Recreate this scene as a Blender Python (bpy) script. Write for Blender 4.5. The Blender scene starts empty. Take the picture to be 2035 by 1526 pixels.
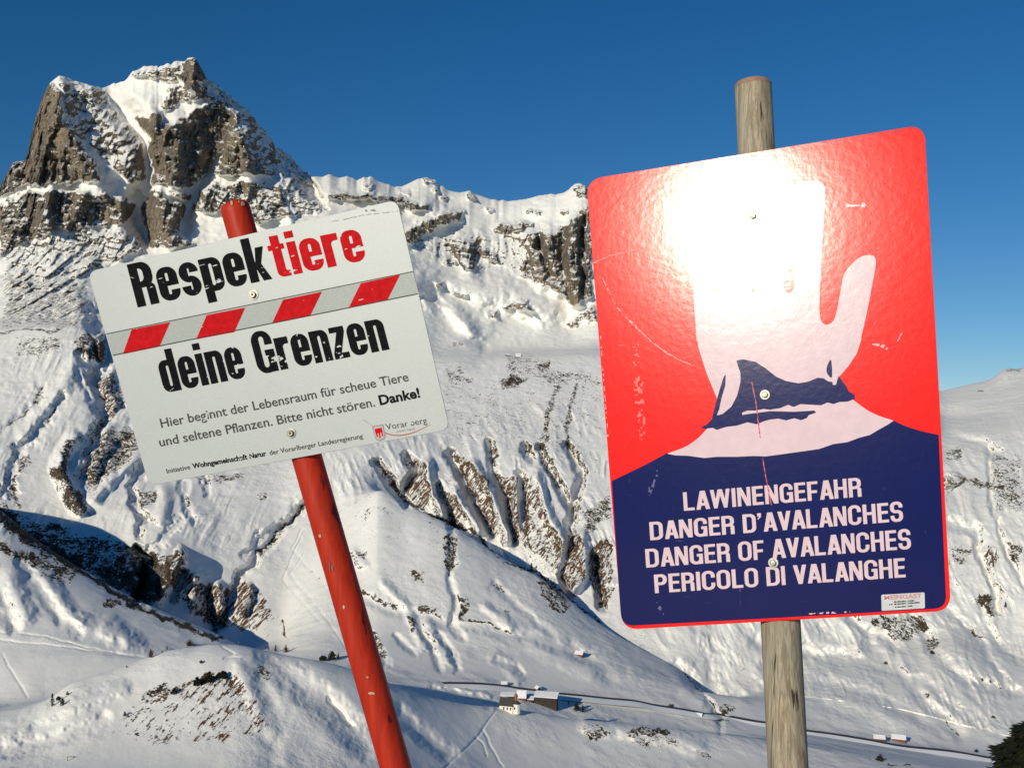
import bpy, bmesh, math, random
import numpy as np
from mathutils import Vector, Matrix

rng = np.random.default_rng(7)
random.seed(7)
scene = bpy.context.scene
col = scene.collection

# ------------------------------------------------------------------ camera
F, CX, CY = 2000.0, 1017.5, 763.0          # focal length and centre in photo pixels
cam = bpy.data.cameras.new('camera')
cam.sensor_fit = 'HORIZONTAL'
cam.sensor_width = 36.0
cam.lens = 36.0 * F / 2035.0
cam.clip_start = 0.05
cam.clip_end = 20000.0
cam_o = bpy.data.objects.new('camera', cam)
cam_o.rotation_euler = (math.radians(90), 0, 0)
col.objects.link(cam_o)
scene.camera = cam_o

# ------------------------------------------------------------------ sky, sun, exposure
SUN_AZ, SUN_EL = math.radians(214.0), math.radians(21.5)
sun_dir = Vector((math.sin(SUN_AZ) * math.cos(SUN_EL), math.cos(SUN_AZ) * math.cos(SUN_EL), math.sin(SUN_EL)))
world = bpy.data.worlds.new('World')
scene.world = world
world.use_nodes = True
wn = world.node_tree
sky = wn.nodes.new('ShaderNodeTexSky')
sky.sky_type = 'NISHITA'
sky.sun_disc = False
sky.sun_elevation = SUN_EL
sky.sun_rotation = SUN_AZ
sky.altitude = 1900
sky.air_density = 1.15
sky.dust_density = 0.0
sky.ozone_density = 3.0
hsv = wn.nodes.new('ShaderNodeHueSaturation')
hsv.inputs['Saturation'].default_value = 1.34
hsv.inputs['Value'].default_value = 1.0
hsv.inputs['Hue'].default_value = 0.503
tco = wn.nodes.new('ShaderNodeTexCoord')
lift = wn.nodes.new('ShaderNodeMapping')            # clear mountain air: keep the milky band below the horizon
lift.inputs['Location'].default_value = (0, 0, 0.075)
wn.links.new(tco.outputs['Generated'], lift.inputs['Vector'])
wn.links.new(lift.outputs[0], sky.inputs['Vector'])
wn.links.new(sky.outputs[0], hsv.inputs['Color'])
wn.links.new(hsv.outputs[0], wn.nodes['Background'].inputs[0])
wn.nodes['Background'].inputs[1].default_value = 0.074
sun = bpy.data.lights.new('sun', 'SUN')
sun.energy = 3.6
sun.angle = math.radians(0.5)
sun.color = (1.0, 0.915, 0.735)
sun_o = bpy.data.objects.new('sun', sun)
sun_o.rotation_euler = (-sun_dir).to_track_quat('-Z', 'Y').to_euler()
col.objects.link(sun_o)
scene.view_settings.view_transform = 'Standard'
scene.view_settings.look = 'None'
scene.view_settings.exposure = 0.0
scene.view_settings.gamma = 1.0

# ------------------------------------------------------------------ helpers
def ray(u, v):
    return Vector(((u - CX) / F, 1.0, (CY - v) / F))

def pt(u, v, y):
    return ray(u, v) * y

def tag(o, label=None, cat=None, group=None, kind=None):
    if label: o['label'] = label
    if cat: o['category'] = cat
    if group: o['group'] = group
    if kind: o['kind'] = kind
    return o

def thing(name, label, cat, loc=(0, 0, 0), group=None):
    o = bpy.data.objects.new(name, None)
    o.empty_display_size = 0.2
    o.location = loc
    col.objects.link(o)
    return tag(o, label, cat, group)

def mesh_obj(name, verts, faces, mat, parent=None, smooth=False):
    """verts are in world space; the object keeps its parent's origin"""
    me = bpy.data.meshes.new(name)
    off = Vector((0, 0, 0))
    p = parent
    while p is not None:
        off = off + p.location
        p = p.parent
    me.from_pydata([tuple(Vector(q) - off) for q in verts], [], [tuple(f) for f in faces])
    me.materials.append(mat)
    if smooth:
        me.polygons.foreach_set('use_smooth', [True] * len(me.polygons))
    me.update()
    o = bpy.data.objects.new(name, me)
    col.objects.link(o)
    if parent is not None:
        o.parent = parent
    return o

def copy_tree(o, parent=None):
    c = o.copy()
    col.objects.link(c)
    c.parent = parent
    for ch in list(o.children):
        copy_tree(ch, c)
    return c

# ------------------------------------------------------------------ noise
def _hash(ix, iy, iz, seed):
    h = (ix.astype(np.uint32) * np.uint32(374761393) + iy.astype(np.uint32) * np.uint32(668265263)
         + iz.astype(np.uint32) * np.uint32(2147483647 - 1274126177) + np.uint32(seed * 974634777 & 0xffffffff))
    h = (h ^ (h >> np.uint32(13))) * np.uint32(1274126177)
    h = h ^ (h >> np.uint32(16))
    return (h & np.uint32(0xffff)).astype(np.float32) / 65535.0

def vnoise(x, y, z=None, seed=0):
    """value noise, -1..1"""
    x = np.asarray(x, np.float32); y = np.asarray(y, np.float32)
    fx = np.floor(x); fy = np.floor(y)
    tx = x - fx; ty = y - fy
    tx = tx * tx * tx * (tx * (tx * 6 - 15) + 10); ty = ty * ty * ty * (ty * (ty * 6 - 15) + 10)
    ix = fx.astype(np.int64); iy = fy.astype(np.int64)
    if z is None:
        zs = [(np.zeros_like(ix), None)]
        tz = None
    else:
        z = np.asarray(z, np.float32)
        fz = np.floor(z); tz = z - fz
        tz = tz * tz * (3 - 2 * tz)
        iz = fz.astype(np.int64)
        zs = [(iz, 1 - tz), (iz + 1, tz)]
    out = 0
    for k, w in zs:
        a = _hash(ix, iy, k, seed); b = _hash(ix + 1, iy, k, seed)
        c = _hash(ix, iy + 1, k, seed); d = _hash(ix + 1, iy + 1, k, seed)
        n = (a * (1 - tx) + b * tx) * (1 - ty) + (c * (1 - tx) + d * tx) * ty
        out = out + (n if w is None else n * w)
    return out * 2 - 1

def fbm(x, y, z=None, octv=4, seed=0, ridged=False, gain=0.5):
    a, s, t = 1.0, 0.0, 0.0
    for k in range(octv):
        n = vnoise(x, y, z, seed + k * 17)
        if ridged:
            n = 1 - 2 * np.abs(n)
        s = s + a * n
        t += a
        a *= gain
        x = x * 2.03 + 5.2; y = y * 2.03 + 1.3
        if z is not None: z = z * 2.03 + 3.7
    return s / t

def sstep(a, b, x):
    t = np.clip((x - a) / (b - a), 0, 1)
    return t * t * (3 - 2 * t)

# ------------------------------------------------------------------ signed distances (2-D, + outside)
def sd_poly(X, Y, pts):
    pts = np.asarray(pts, np.float64)
    n = len(pts)
    d = np.full(X.shape, 1e18)
    ins = np.zeros(X.shape, bool)
    for i in range(n):
        x0, y0 = pts[i]; x1, y1 = pts[(i + 1) % n]
        ex, ey = x1 - x0, y1 - y0
        L = ex * ex + ey * ey
        if L < 1e-12: continue
        t = np.clip(((X - x0) * ex + (Y - y0) * ey) / L, 0, 1)
        d = np.minimum(d, (X - x0 - t * ex) ** 2 + (Y - y0 - t * ey) ** 2)
        if y0 != y1:
            c = ((y0 > Y) != (y1 > Y)) & (X < (x1 - x0) * (Y - y0) / (y1 - y0) + x0)
            ins ^= c
    d = np.sqrt(d)
    return np.where(ins, -d, d)

def sd_line(X, Y, pts):
    d = np.full(X.shape, 1e18)
    s = np.zeros(X.shape)
    for (x0, y0), (x1, y1) in zip(pts[:-1], pts[1:]):
        ex, ey = x1 - x0, y1 - y0
        L = max(ex * ex + ey * ey, 1e-9)
        t = np.clip(((X - x0) * ex + (Y - y0) * ey) / L, 0, 1)
        q = (X - x0 - t * ex) ** 2 + (Y - y0 - t * ey) ** 2
        m = q < d
        d = np.where(m, q, d)
        s = np.where(m, np.sign(ex * (Y - y0) - ey * (X - x0)), s)
    return np.sqrt(d), s

def sd_rect(X, Y, x0, y0, x1, y1):
    qx = np.abs(X - (x0 + x1) / 2) - (x1 - x0) / 2
    qy = np.abs(Y - (y0 + y1) / 2) - (y1 - y0) / 2
    return np.hypot(np.maximum(qx, 0), np.maximum(qy, 0)) + np.minimum(np.maximum(qx, qy), 0)

def sd_rrect(X, Y, x0, y0, x1, y1, r):
    r = max(0.0, min(r, (x1 - x0) / 2 - 1e-4, (y1 - y0) / 2 - 1e-4))
    return sd_rect(X, Y, x0 + r, y0 + r, x1 - r, y1 - r) - r

def spline(pts, closed=True, n=6):
    """Catmull-Rom through the points"""
    pts = [np.array(p, float) for p in pts]
    out = []
    N = len(pts)
    rngk = range(N if closed else N - 1)
    for i in rngk:
        if closed:
            p0, p1, p2, p3 = pts[(i - 1) % N], pts[i], pts[(i + 1) % N], pts[(i + 2) % N]
        else:
            p0, p1, p2, p3 = pts[max(i - 1, 0)], pts[i], pts[i + 1], pts[min(i + 2, N - 1)]
        for k in range(n):
            t = k / n
            out.append(tuple(0.5 * (2 * p1 + (p2 - p0) * t + (2 * p0 - 5 * p1 + 4 * p2 - p3) * t * t
                                    + (3 * p1 - p0 - 3 * p2 + p3) * t ** 3)))
    if not closed: out.append(tuple(pts[-1]))
    return out

# ------------------------------------------------------------------ node helpers
class NT:
    def __init__(self, name):
        self.m = bpy.data.materials.new(name)
        self.m.use_nodes = True
        self.t = self.m.node_tree
        self.bsdf = self.t.nodes['Principled BSDF']
    def n(self, kind, **kw):
        nd = self.t.nodes.new('ShaderNode' + kind)
        for k, v in kw.items():
            if k.startswith('i_'):
                nd.inputs[k[2:].replace('_', ' ')].default_value = v
            else:
                setattr(nd, k, v)
        return nd
    def l(self, a, b):
        self.t.links.new(a, b)
    def val(self, s, x):
        if isinstance(x, (int, float)): s.default_value = x
        elif isinstance(x, tuple): s.default_value = x if len(x) == 4 or s.type == 'VECTOR' else (*x, 1)
        else: self.l(x, s)
    def math(self, op, a, b=0.0, clamp=False):
        nd = self.n('Math', operation=op, use_clamp=clamp)
        self.val(nd.inputs[0], a); self.val(nd.inputs[1], b)
        return nd.outputs[0]
    def step(self, x, a, b):
        nd = self.n('MapRange', interpolation_type='SMOOTHSTEP')
        self.val(nd.inputs[0], x)
        nd.inputs[1].default_value = a; nd.inputs[2].default_value = b
        return nd.outputs[0]
    def mix(self, f, a, b):
        nd = self.n('Mix', data_type='RGBA')
        self.val(nd.inputs[0], f); self.val(nd.inputs[6], a); self.val(nd.inputs[7], b)
        return nd.outputs[2]
    def noise(self, scale, detail=4, rough=0.55, vec=None, dist=0.0):
        nd = self.n('TexNoise')
        nd.inputs['Scale'].default_value = scale
        nd.inputs['Detail'].default_value = detail
        nd.inputs['Roughness'].default_value = rough
        nd.inputs['Distortion'].default_value = dist
        if vec is not None: self.l(vec, nd.inputs['Vector'])
        return nd.outputs[0]
    def pos(self, scale=(1, 1, 1), rot=(0, 0, 0), obj=False):
        mp = self.n('Mapping')
        mp.inputs['Scale'].default_value = scale
        mp.inputs['Rotation'].default_value = rot
        if obj:
            tc = self.n('TexCoord'); self.l(tc.outputs['Object'], mp.inputs[0])
        else:
            g = self.n('NewGeometry'); self.l(g.outputs['Position'], mp.inputs[0])
        return mp.outputs[0]
    def attr(self, name):
        nd = self.n('Attribute', attribute_name=name)
        return nd.outputs['Fac']
    def bump(self, h, strength, dist):
        nd = self.n('Bump')
        nd.inputs['Strength'].default_value = strength
        nd.inputs['Distance'].default_value = dist
        self.l(h, nd.inputs['Height'])
        return nd.outputs[0]
    def set(self, name, x):
        self.val(self.bsdf.inputs[name], x)

def simple_mat(name, color, rough=0.7, nscale=0.0, namp=0.25, metallic=0.0, obj=True):
    t = NT(name)
    if nscale:
        f = t.noise(nscale, 4, 0.6, t.pos(obj=obj))
        c2 = tuple(c * (1 - namp) for c in color); c1 = tuple(min(1, c * (1 + namp)) for c in color)
        t.set('Base Color', t.mix(t.step(f, 0.3, 0.7), c2, c1))
    else:
        t.set('Base Color', color)
    t.set('Roughness', rough)
    t.set('Metallic', metallic)
    return t.m
# ------------------------------------------------------------------ terrain: mountains, ridges, valley, knoll
ucols = np.concatenate([
    CX - 120 - 1017.5 - np.cumsum(np.linspace(2.5, 28, 50))[::-1],
    np.arange(-120, 2160, 2.0),
    2160 + np.cumsum(np.linspace(2.5, 28, 50))])
NU = len(ucols)

def curve(pts):
    p = np.array(pts, float)
    return p

def row(vpts, ypts, sm=14):
    """a 3-D curve across the terrain: image height and distance along it"""
    v = np.interp(ucols, *zip(*vpts)); y = np.interp(ucols, *zip(*ypts))
    if sm:
        k = np.exp(-0.5 * (np.arange(-40, 41) * 2.0 / sm) ** 2); k /= k.sum()
        v = np.convolve(np.pad(v, 40, 'edge'), k, 'valid')
    k = np.exp(-0.5 * (np.arange(-60, 61) * 2.0 / 40.0) ** 2); k /= k.sum()
    y = np.convolve(np.pad(y, 60, 'edge'), k, 'valid')
    return v, y

def row3(pts, sm=14):
    return row([(a, b) for a, b, c in pts], [(a, c) for a, b, c in pts], sm)

R = []
R.append(row([(0, 1900)], [(0, 180)]))
R.append(row([(0, 1562)], [(-900, 420), (0, 430), (300, 445), (500, 455), (760, 490), (1000, 560), (1250, 600), (1500, 620), (2035, 650)]))
# crest of the knoll, the chapel shoulder and the hump right of it
R.append(row3([(-300, 1425, 515), (0, 1412, 520), (70, 1400, 522), (100, 1388, 525), (140, 1356, 530), (250, 1322, 545), (330, 1292, 555), (420, 1279, 560),
               (480, 1281, 565), (560, 1300, 568), (640, 1313, 572), (700, 1328, 578), (760, 1352, 585), (850, 1384, 605), (930, 1400, 625), (1000, 1405, 640),
               (1060, 1414, 650), (1130, 1427, 662), (1250, 1437, 680), (1400, 1453, 700), (1480, 1461, 710), (1560, 1476, 715), (1700, 1497, 715),
               (1800, 1512, 715), (2035, 1550, 720)]))
# dip behind the knoll
R.append(row3([(-300, 1415, 590), (0, 1404, 595), (100, 1390, 600), (250, 1350, 635), (400, 1325, 655), (500, 1332, 665), (640, 1345, 665), (760, 1372, 660),
               (850, 1394, 660), (930, 1411, 665), (1000, 1417, 672), (1130, 1438, 700), (1250, 1450, 722), (1400, 1460, 745), (1480, 1464, 752),
               (1600, 1470, 758), (1800, 1500, 765), (2035, 1535, 770)]))
# valley floor / road line
R.append(row3([(-300, 1300, 660), (0, 1290, 665), (100, 1292, 668), (200, 1294, 675), (300, 1301, 685), (400, 1311, 695), (480, 1320, 702), (640, 1332, 715),
               (760, 1345, 722), (880, 1358, 732), (1000, 1368, 748), (1100, 1380, 762), (1300, 1405, 790), (1430, 1428, 800), (1560, 1445, 810),
               (1700, 1464, 825), (2035, 1509, 850)]))
# left ridge crest; lower slope to the right of it
R.append(row3([(-300, 900, 850), (-100, 960, 830), (0, 1012, 820), (60, 1062, 814), (100, 1092, 812), (190, 1147, 806), (250, 1182, 800), (330, 1217, 794), (430, 1258, 780),
               (480, 1287, 770), (560, 1300, 775), (640, 1275, 795), (760, 1270, 805), (1000, 1300, 818), (1200, 1325, 835), (1400, 1375, 855),
               (1600, 1402, 875), (1800, 1410, 900), (2035, 1440, 930)]))
# gorge floor on the left, crest of the smooth middle ridge on the right
R.append(row3([(-300, 1060, 930), (-100, 1080, 905), (0, 1120, 898), (100, 1160, 890), (190, 1195, 882), (250, 1226, 872), (330, 1258, 862), (430, 1288, 845), (480, 1300, 820),
               (560, 1265, 840), (640, 1135, 930), (700, 1035, 990), (745, 968, 1045), (770, 975, 1028), (800, 998, 1010), (850, 1021, 1000), (900, 1046, 990), (960, 1081, 990),
               (1000, 1110, 984), (1080, 1150, 972), (1130, 1190, 966), (1180, 1232, 957), (1240, 1270, 944), (1350, 1330, 922), (1420, 1395, 902),
               (1500, 1380, 922), (1600, 1345, 955), (1800, 1312, 1010), (1900, 1292, 1030), (2035, 1345, 1020)]))
# gorge wall, bottoms of the gullies behind the middle ridge
R.append(row3([(-300, 960, 985), (-100, 990, 965), (0, 1030, 955), (100, 1072, 945), (190, 1092, 930), (250, 1105, 915), (330, 1105, 905), (360, 1130, 902), (430, 1180, 905), (480, 1195, 900),
               (560, 1155, 930), (640, 1045, 1020), (700, 968, 1075), (745, 965, 1090), (800, 1035, 1100), (850, 1060, 1090), (900, 1086, 1085), (960, 1122, 1070),
               (1000, 1150, 1060), (1080, 1180, 1012), (1130, 1206, 995), (1180, 1236, 976), (1240, 1270, 955), (1350, 1329, 930), (1420, 1397, 908),
               (1500, 1350, 955), (1600, 1310, 1005), (1800, 1270, 1065), (1900, 1250, 1090), (2035, 1290, 1090)]))
# head of the gullies
R.append(row3([(-300, 860, 1090), (0, 900, 1070), (100, 950, 1040), (190, 1005, 1000), (250, 1030, 970), (330, 1045, 950), (430, 1050, 980), (560, 1000, 1050), (640, 930, 1110),
               (700, 900, 1140), (745, 895, 1155), (800, 902, 1165), (900, 915, 1190), (1000, 925, 1195), (1100, 950, 1190), (1180, 1000, 1155), (1300, 1050, 1110),
               (1500, 1050, 1120), (1800, 1050, 1190), (1900, 1040, 1240), (2035, 1060, 1240)], 20))
# edge of the upper bench
R.append(row3([(-300, 665, 1380), (0, 656, 1380), (100, 650, 1385), (170, 652, 1390), (230, 690, 1400), (300, 700, 1420), (560, 715, 1480), (700, 715, 1540), (870, 715, 1560),
               (1000, 712, 1570), (1180, 703, 1590), (1500, 720, 1580), (1800, 800, 1560), (1880, 862, 1520), (2035, 852, 1520)], 10))
# back of the bench
R.append(row3([(-300, 640, 1460), (0, 634, 1470), (170, 630, 1480), (230, 650, 1500), (400, 600, 1580), (600, 620, 1650), (870, 690, 1740), (1000, 694, 1790), (1100, 694, 1795), (1180, 688, 1800),
               (1500, 700, 1800), (1800, 790, 1720), (1880, 832, 1700), (2035, 800, 1700)], 10))
# foot of the cliffs
R.append(row3([(-300, 520, 1760), (0, 520, 1780), (100, 500, 1790), (200, 520, 1800), (300, 505, 1840), (400, 490, 1870), (560, 465, 1900), (650, 440, 1950), (760, 470, 1960), (830, 560, 1930),
               (880, 600, 1930), (950, 615, 1940), (1050, 640, 1940), (1130, 655, 1930), (1180, 640, 1900), (1500, 650, 1950), (1800, 780, 1900), (1880, 793, 1880), (1960, 780, 1880), (2035, 760, 1880)], 10))
# skyline
SK = [(-900, 560), (-500, 480), (-200, 440), (-60, 400), (0, 372), (12, 348), (20, 328), (34, 318), (48, 322), (54, 312), (62, 268), (74, 226), (86, 190), (96, 170), (106, 158), (118, 152), (132, 154), (150, 162), (165, 166), (185, 171),
      (205, 176), (225, 166), (246, 163), (256, 152), (262, 143), (285, 133), (305, 131), (330, 131), (345, 124), (358, 121), (366, 124), (371, 117), (380, 113), (390, 117),
      (394, 126), (405, 143), (411, 158), (425, 163), (450, 183), (470, 202), (495, 222), (512, 245), (522, 256), (535, 270), (548, 292), (575, 308), (592, 328), (608, 342), (622, 351),
      (640, 352), (655, 346), (672, 354), (690, 350), (710, 358), (722, 352), (738, 351), (752, 360), (780, 370), (800, 371), (815, 363), (830, 356), (848, 353), (862, 357), (875, 368), (892, 379), (915, 383),
      (932, 379), (945, 386), (975, 396), (1010, 400), (1045, 396), (1075, 388), (1110, 386), (1130, 380), (1140, 366), (1150, 362), (1162, 370), (1230, 400), (1400, 520), (1600, 660),
      (1760, 755), (1870, 777), (1900, 770), (1930, 763), (1958, 757), (1975, 750), (1988, 738), (2003, 731), (2020, 734), (2038, 729), (2100, 700), (2300, 640), (2900, 600)]
vs, ys = row(SK, [(-900, 2000), (0, 2020), (60, 2060), (200, 2150), (380, 2160), (600, 2230), (800, 2330), (1000, 2380), (1165, 2300), (1500, 2330), (1870, 2120), (2035, 2080), (2900, 2000)], 2.2)
rocky = sstep(700, 560, ucols) + 0.45 * sstep(650, 700, ucols) * sstep(1200, 1160, ucols)
vs = vs + rocky * (3.0 * vnoise(ucols / 9.0, ucols * 0, seed=3) + 2.5 * vnoise(ucols / 4.2, ucols * 0, seed=4)) * (0.35 + 0.65 * (vnoise(ucols / 30., ucols * 0, seed=5) > 0))
R.append((vs, ys))
R.append((vs + 120, ys + 260))
R.append((vs * 0 + 1100, ys + 2200))

RV = np.array([r[0] for r in R]); RY = np.array([r[1] for r in R])
def slopes(A):
    d = np.diff(A, axis=0)
    m = np.zeros_like(A)
    m[0] = d[0]; m[-1] = d[-1]
    s = d[:-1] * d[1:]
    m[1:-1] = np.where(s > 0, 2 * s / np.where(np.abs(d[:-1] + d[1:]) < 1e-9, 1, d[:-1] + d[1:]), 0)
    return m
MV, MY = slopes(RV), slopes(RY)
dense = (ucols > -125) & (ucols < 2165)
VV, YY = [], []
K = len(R)
for k in range(K - 1):
    dv = np.abs(RV[k + 1] - RV[k])[dense].max()
    n = int(np.clip(np.ceil(dv / 2.3), 6, 175))
    if k == 0: n = 8
    if k >= K - 3: n = 8
    t = np.linspace(0, 1, n, endpoint=False)[:, None]
    h00 = 2 * t ** 3 - 3 * t ** 2 + 1; h10 = t ** 3 - 2 * t ** 2 + t; h01 = -2 * t ** 3 + 3 * t ** 2; h11 = t ** 3 - t ** 2
    VV.append(h00 * RV[k] + h10 * MV[k] + h01 * RV[k + 1] + h11 * MV[k + 1])
    YY.append(h00 * RY[k] + h10 * MY[k] + h01 * RY[k + 1] + h11 * MY[k + 1])
    # record which interval each row of vertices belongs to
VV.append(RV[-1:]); YY.append(RY[-1:])
seg = np.concatenate([np.full(len(a), i) for i, a in enumerate(VV)])
V = np.concatenate(VV); Y = np.concatenate(YY)
U = np.broadcast_to(ucols, V.shape).copy()
NR = V.shape[0]
KS = K - 3                                     # index of the skyline row
front = (seg < KS)[:, None] & np.ones((1, NU), bool)

disp = np.zeros_like(V)                        # metres towards the viewer
rock = np.zeros_like(V)                        # bare rock
tuft = np.zeros_like(V)                        # grass and scrub poking through the snow
rust = np.zeros_like(V)                        # brown earth / dead grass instead of grey rock

def window(pts, pad):
    p = np.array(pts, float)
    c0, c1 = np.searchsorted(ucols, [p[:, 0].min() - pad, p[:, 0].max() + pad])
    sub_v = V[:, c0:c1]
    m = ((sub_v > p[:, 1].min() - pad) & (sub_v < p[:, 1].max() + pad))
    rows_ = np.where(m.any(axis=1))[0]
    if len(rows_) == 0 or c1 <= c0: return None
    return slice(rows_[0], rows_[-1] + 1), slice(c0, c1)

WARP = 0
def _uv(w, warp):
    u, v = U[w], V[w]
    if warp:
        u = u + warp * (vnoise(U[w] / 17., V[w] / 17., seed=41) + 0.5 * vnoise(U[w] / 7., V[w] / 7., seed=43))
        v = v + warp * (vnoise(U[w] / 17., V[w] / 17., seed=42) + 0.5 * vnoise(U[w] / 7., V[w] / 7., seed=44))
    return u, v

def stroke(A, pts, width, amp, warp=4, mode='add', rows=None, sharp=1.0, side=0):
    """ridge (amp > 0) or groove (amp < 0) along a polyline; side=+1/-1 keeps one flank only"""
    w = window(pts, width + warp * 2)
    if w is None: return
    u, v = _uv(w, warp)
    d, s = sd_line(u, v, pts)
    h = np.clip(1 - d / width, 0, 1)
    h = h ** sharp
    h = h * h * (3 - 2 * h) if sharp == 1.0 else h
    if side: h = np.where(s * side > 0, h, np.clip(1 - d / (width * 0.25), 0, 1))
    if rows is not None:
        sg = seg[w[0]][:, None]
        h = h * ((sg >= rows[0]) & (sg <= rows[1]))
    if mode == 'add': A[w] += amp * h
    elif mode == 'max': A[w] = np.maximum(A[w], amp * h)
    else: A[w] *= 1 - amp * h

def patch(A, pts, amp, soft=6, warp=5, mode='max'):
    w = window(pts, soft + warp * 2)
    if w is None: return
    u, v = _uv(w, warp)
    h = sstep(soft, -soft, sd_poly(u, v, pts))
    if mode == 'add': A[w] += amp * h
    elif mode == 'max': A[w] = np.maximum(A[w], amp * h)
    else: A[w] *= 1 - amp * h

def ramp(pts, p0, p1, amp, soft=4, warp=4):
    """relief growing from 0 at p0 to amp at p1 inside a polygon, with a break at its edge"""
    w = window(pts, soft + warp * 2)
    if w is None: return
    u, v = _uv(w, warp)
    h = sstep(soft, -soft, sd_poly(u, v, pts))
    dx, dy = p1[0] - p0[0], p1[1] - p0[1]
    t = np.clip(((u - p0[0]) * dx + (v - p0[1]) * dy) / (dx * dx + dy * dy), 0, 1)
    disp[w] += amp * t * h

def c1(*p): return [(x / 2.907, 80 + y / 2.907) for x, y in p]          # from enlarged looks at the peak ...
def c3(*p): return [(600 + x / 2.632, 320 + y / 2.632) for x, y in p]   # ... the middle ridge
def cg(*p): return [(580 + x / 3.083, 880 + y / 3.083) for x, y in p]   # ... the gullies
def cl(*p): return [(x / 3.052, 600 + y / 3.052) for x, y in p]         # ... the left slopes
def cb(*p): return [(x / 2.901, 1000 + y / 2.901) for x, y in p]        # ... the lower left
def cr(*p): return [(1500 + x / 3.804, 1200 + y / 3.804) for x, y in p] # ... the lower right
def cf(*p): return [(700 + x / 2.482, 1200 + y / 2.482) for x, y in p]  # ... the chapel and foreground
def ce(*p): return [(1800 + x / 2.826, 700 + y / 2.826) for x, y in p]  # ... the right edge

# ---- the peak: relief
stroke(disp, c1((320, 240), (350, 450), (450, 620), (560, 760), (560, 850)), 42, 45)
stroke(disp, c1((120, 700), (200, 540), (260, 330), (300, 230)), 30, -30)
stroke(disp, c1((640, 260), (650, 350), (740, 450), (850, 600), (862, 820), (790, 1000), (840, 1130)), 40, -75)
stroke(disp, c1((870, 420), (880, 600), (880, 820)), 40, 45, side=-1)
stroke(disp, c1((1010, 470), (1000, 650), (1000, 860)), 32, 35)
ramp(c1((1005, 500), (1100, 420), (1250, 390), (1330, 440), (1290, 600), (1240, 700), (1130, 840), (1000, 860)), c1((1000, 600))[0], c1((1300, 640))[0], -52, soft=10)
stroke(disp, c1((1400, 450), (1400, 620), (1440, 780)), 34, 45)
stroke(disp, c1((1260, 680), (1130, 860), (1100, 960), (1030, 1110)), 26, -40)
stroke(disp, c1((1120, 110), (1100, 250)), 30, 40)
ramp(c1((1120, 120), (1190, 200), (1420, 360), (1720, 640), (1800, 800), (1900, 980), (1760, 900), (1560, 700), (1440, 520), (1330, 400), (1180, 260)), c1((1330, 560))[0], c1((1600, 460))[0], -90)
stroke(disp, c1((900, 860), (960, 1000), (1000, 1120)), 36, 35)
stroke(disp, c1((800, 900), (800, 1030), (870, 1190)), 18, -18)
stroke(disp, c1((300, 880), (250, 1060)), 30, 30)
stroke(disp, c1((330, 870), (310, 1080)), 14, -25)
stroke(disp, c1((470, 880), (480, 1060)), 28, 24)
stroke(disp, c1((320, 700), (320, 830)), 9, -22)
stroke(disp, c1((250, 560), (255, 820)), 12, -14)
stroke(disp, c1((1380, 620), (1376, 780)), 8, -18)
stroke(disp, c1((1620, 830), (1660, 1010)), 25, 25)
stroke(disp, c1((940, 780), (960, 850)), 14, -22)
# ledges run across the whole face
# ---- the peak: bare rock
stroke(rock, [(-60, 400), (0, 372), (20, 328), (50, 316), (64, 265), (86, 190), (98, 168)], 13, 1.0, warp=3, mode='max')
patch(rock, c1((300, 235), (345, 330), (360, 460), (480, 600), (560, 750), (590, 800), (540, 830), (330, 850), (150, 830), (60, 800), (110, 700), (170, 690), (200, 560), (250, 330), (275, 262)), 1.0)
patch(rock, c1((60, 730), (130, 690), (180, 800), (130, 860), (40, 900), (0, 920), (0, 860), (60, 820)), 0.9)
patch(rock, c1((340, 240), (470, 240), (600, 290), (700, 450), (840, 600), (850, 780), (790, 840), (690, 780), (560, 640), (400, 520)), 0.56)
patch(rock, c1((1045, 140), (1100, 92), (1140, 100), (1180, 180), (1200, 230), (1130, 250), (1080, 300), (1050, 240)), 1.0)
patch(rock, c1((750, 200), (850, 160), (1040, 130), (1060, 200), (1000, 260), (900, 220), (780, 230)), 0.6)
patch(rock, c1((900, 300), (1060, 250), (1190, 250), (1200, 330), (1040, 420), (930, 400)), 0.58)
patch(rock, c1((760, 440), (860, 450), (900, 420), (1000, 480), (1100, 420), (1200, 370), (1330, 430), (1390, 480), (1300, 600), (1250, 690), (1160, 820), (1000, 860), (870, 830), (870, 560), (800, 480)), 1.0)
patch(rock, c1((1310, 520), (1390, 500), (1450, 640), (1510, 780), (1440, 790), (1240, 775), (1290, 640)), 1.0)
patch(rock, c1((1500, 700), (1590, 780), (1560, 800), (1480, 780)), 0.9)
patch(rock, c1((1160, 850), (1380, 810), (1620, 840), (1680, 1000), (1600, 1040), (1500, 1060), (1300, 1000), (1110, 970)), 0.78)
patch(rock, c1((1620, 830), (1800, 900), (1880, 990), (1700, 1010)), 0.62)
patch(rock, c1((820, 880), (930, 870), (1090, 980), (1020, 1100), (1130, 1180), (870, 1210), (850, 1120), (790, 1030)), 0.92)
patch(rock, c1((930, 860), (1100, 880), (1090, 950), (1000, 900)), 0.75)
patch(rock, c1((0, 960), (130, 885), (330, 865), (560, 880), (770, 900), (780, 960), (680, 1080), (560, 1070), (460, 1100), (300, 1090), (260, 1130), (100, 1180), (0, 1250)), 0.86)
patch(rock, c1((1190, 220), (1400, 360), (1700, 650), (1800, 800), (1900, 990), (1600, 830), (1430, 640), (1380, 450)), 0.5)
patch(rock, c1((1160, 300), (1330, 340), (1420, 470), (1350, 480), (1240, 400)), 0.75)
patch(rock, c1((1700, 770), (1750, 760), (1790, 830), (1740, 830)), 0.85)
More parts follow.
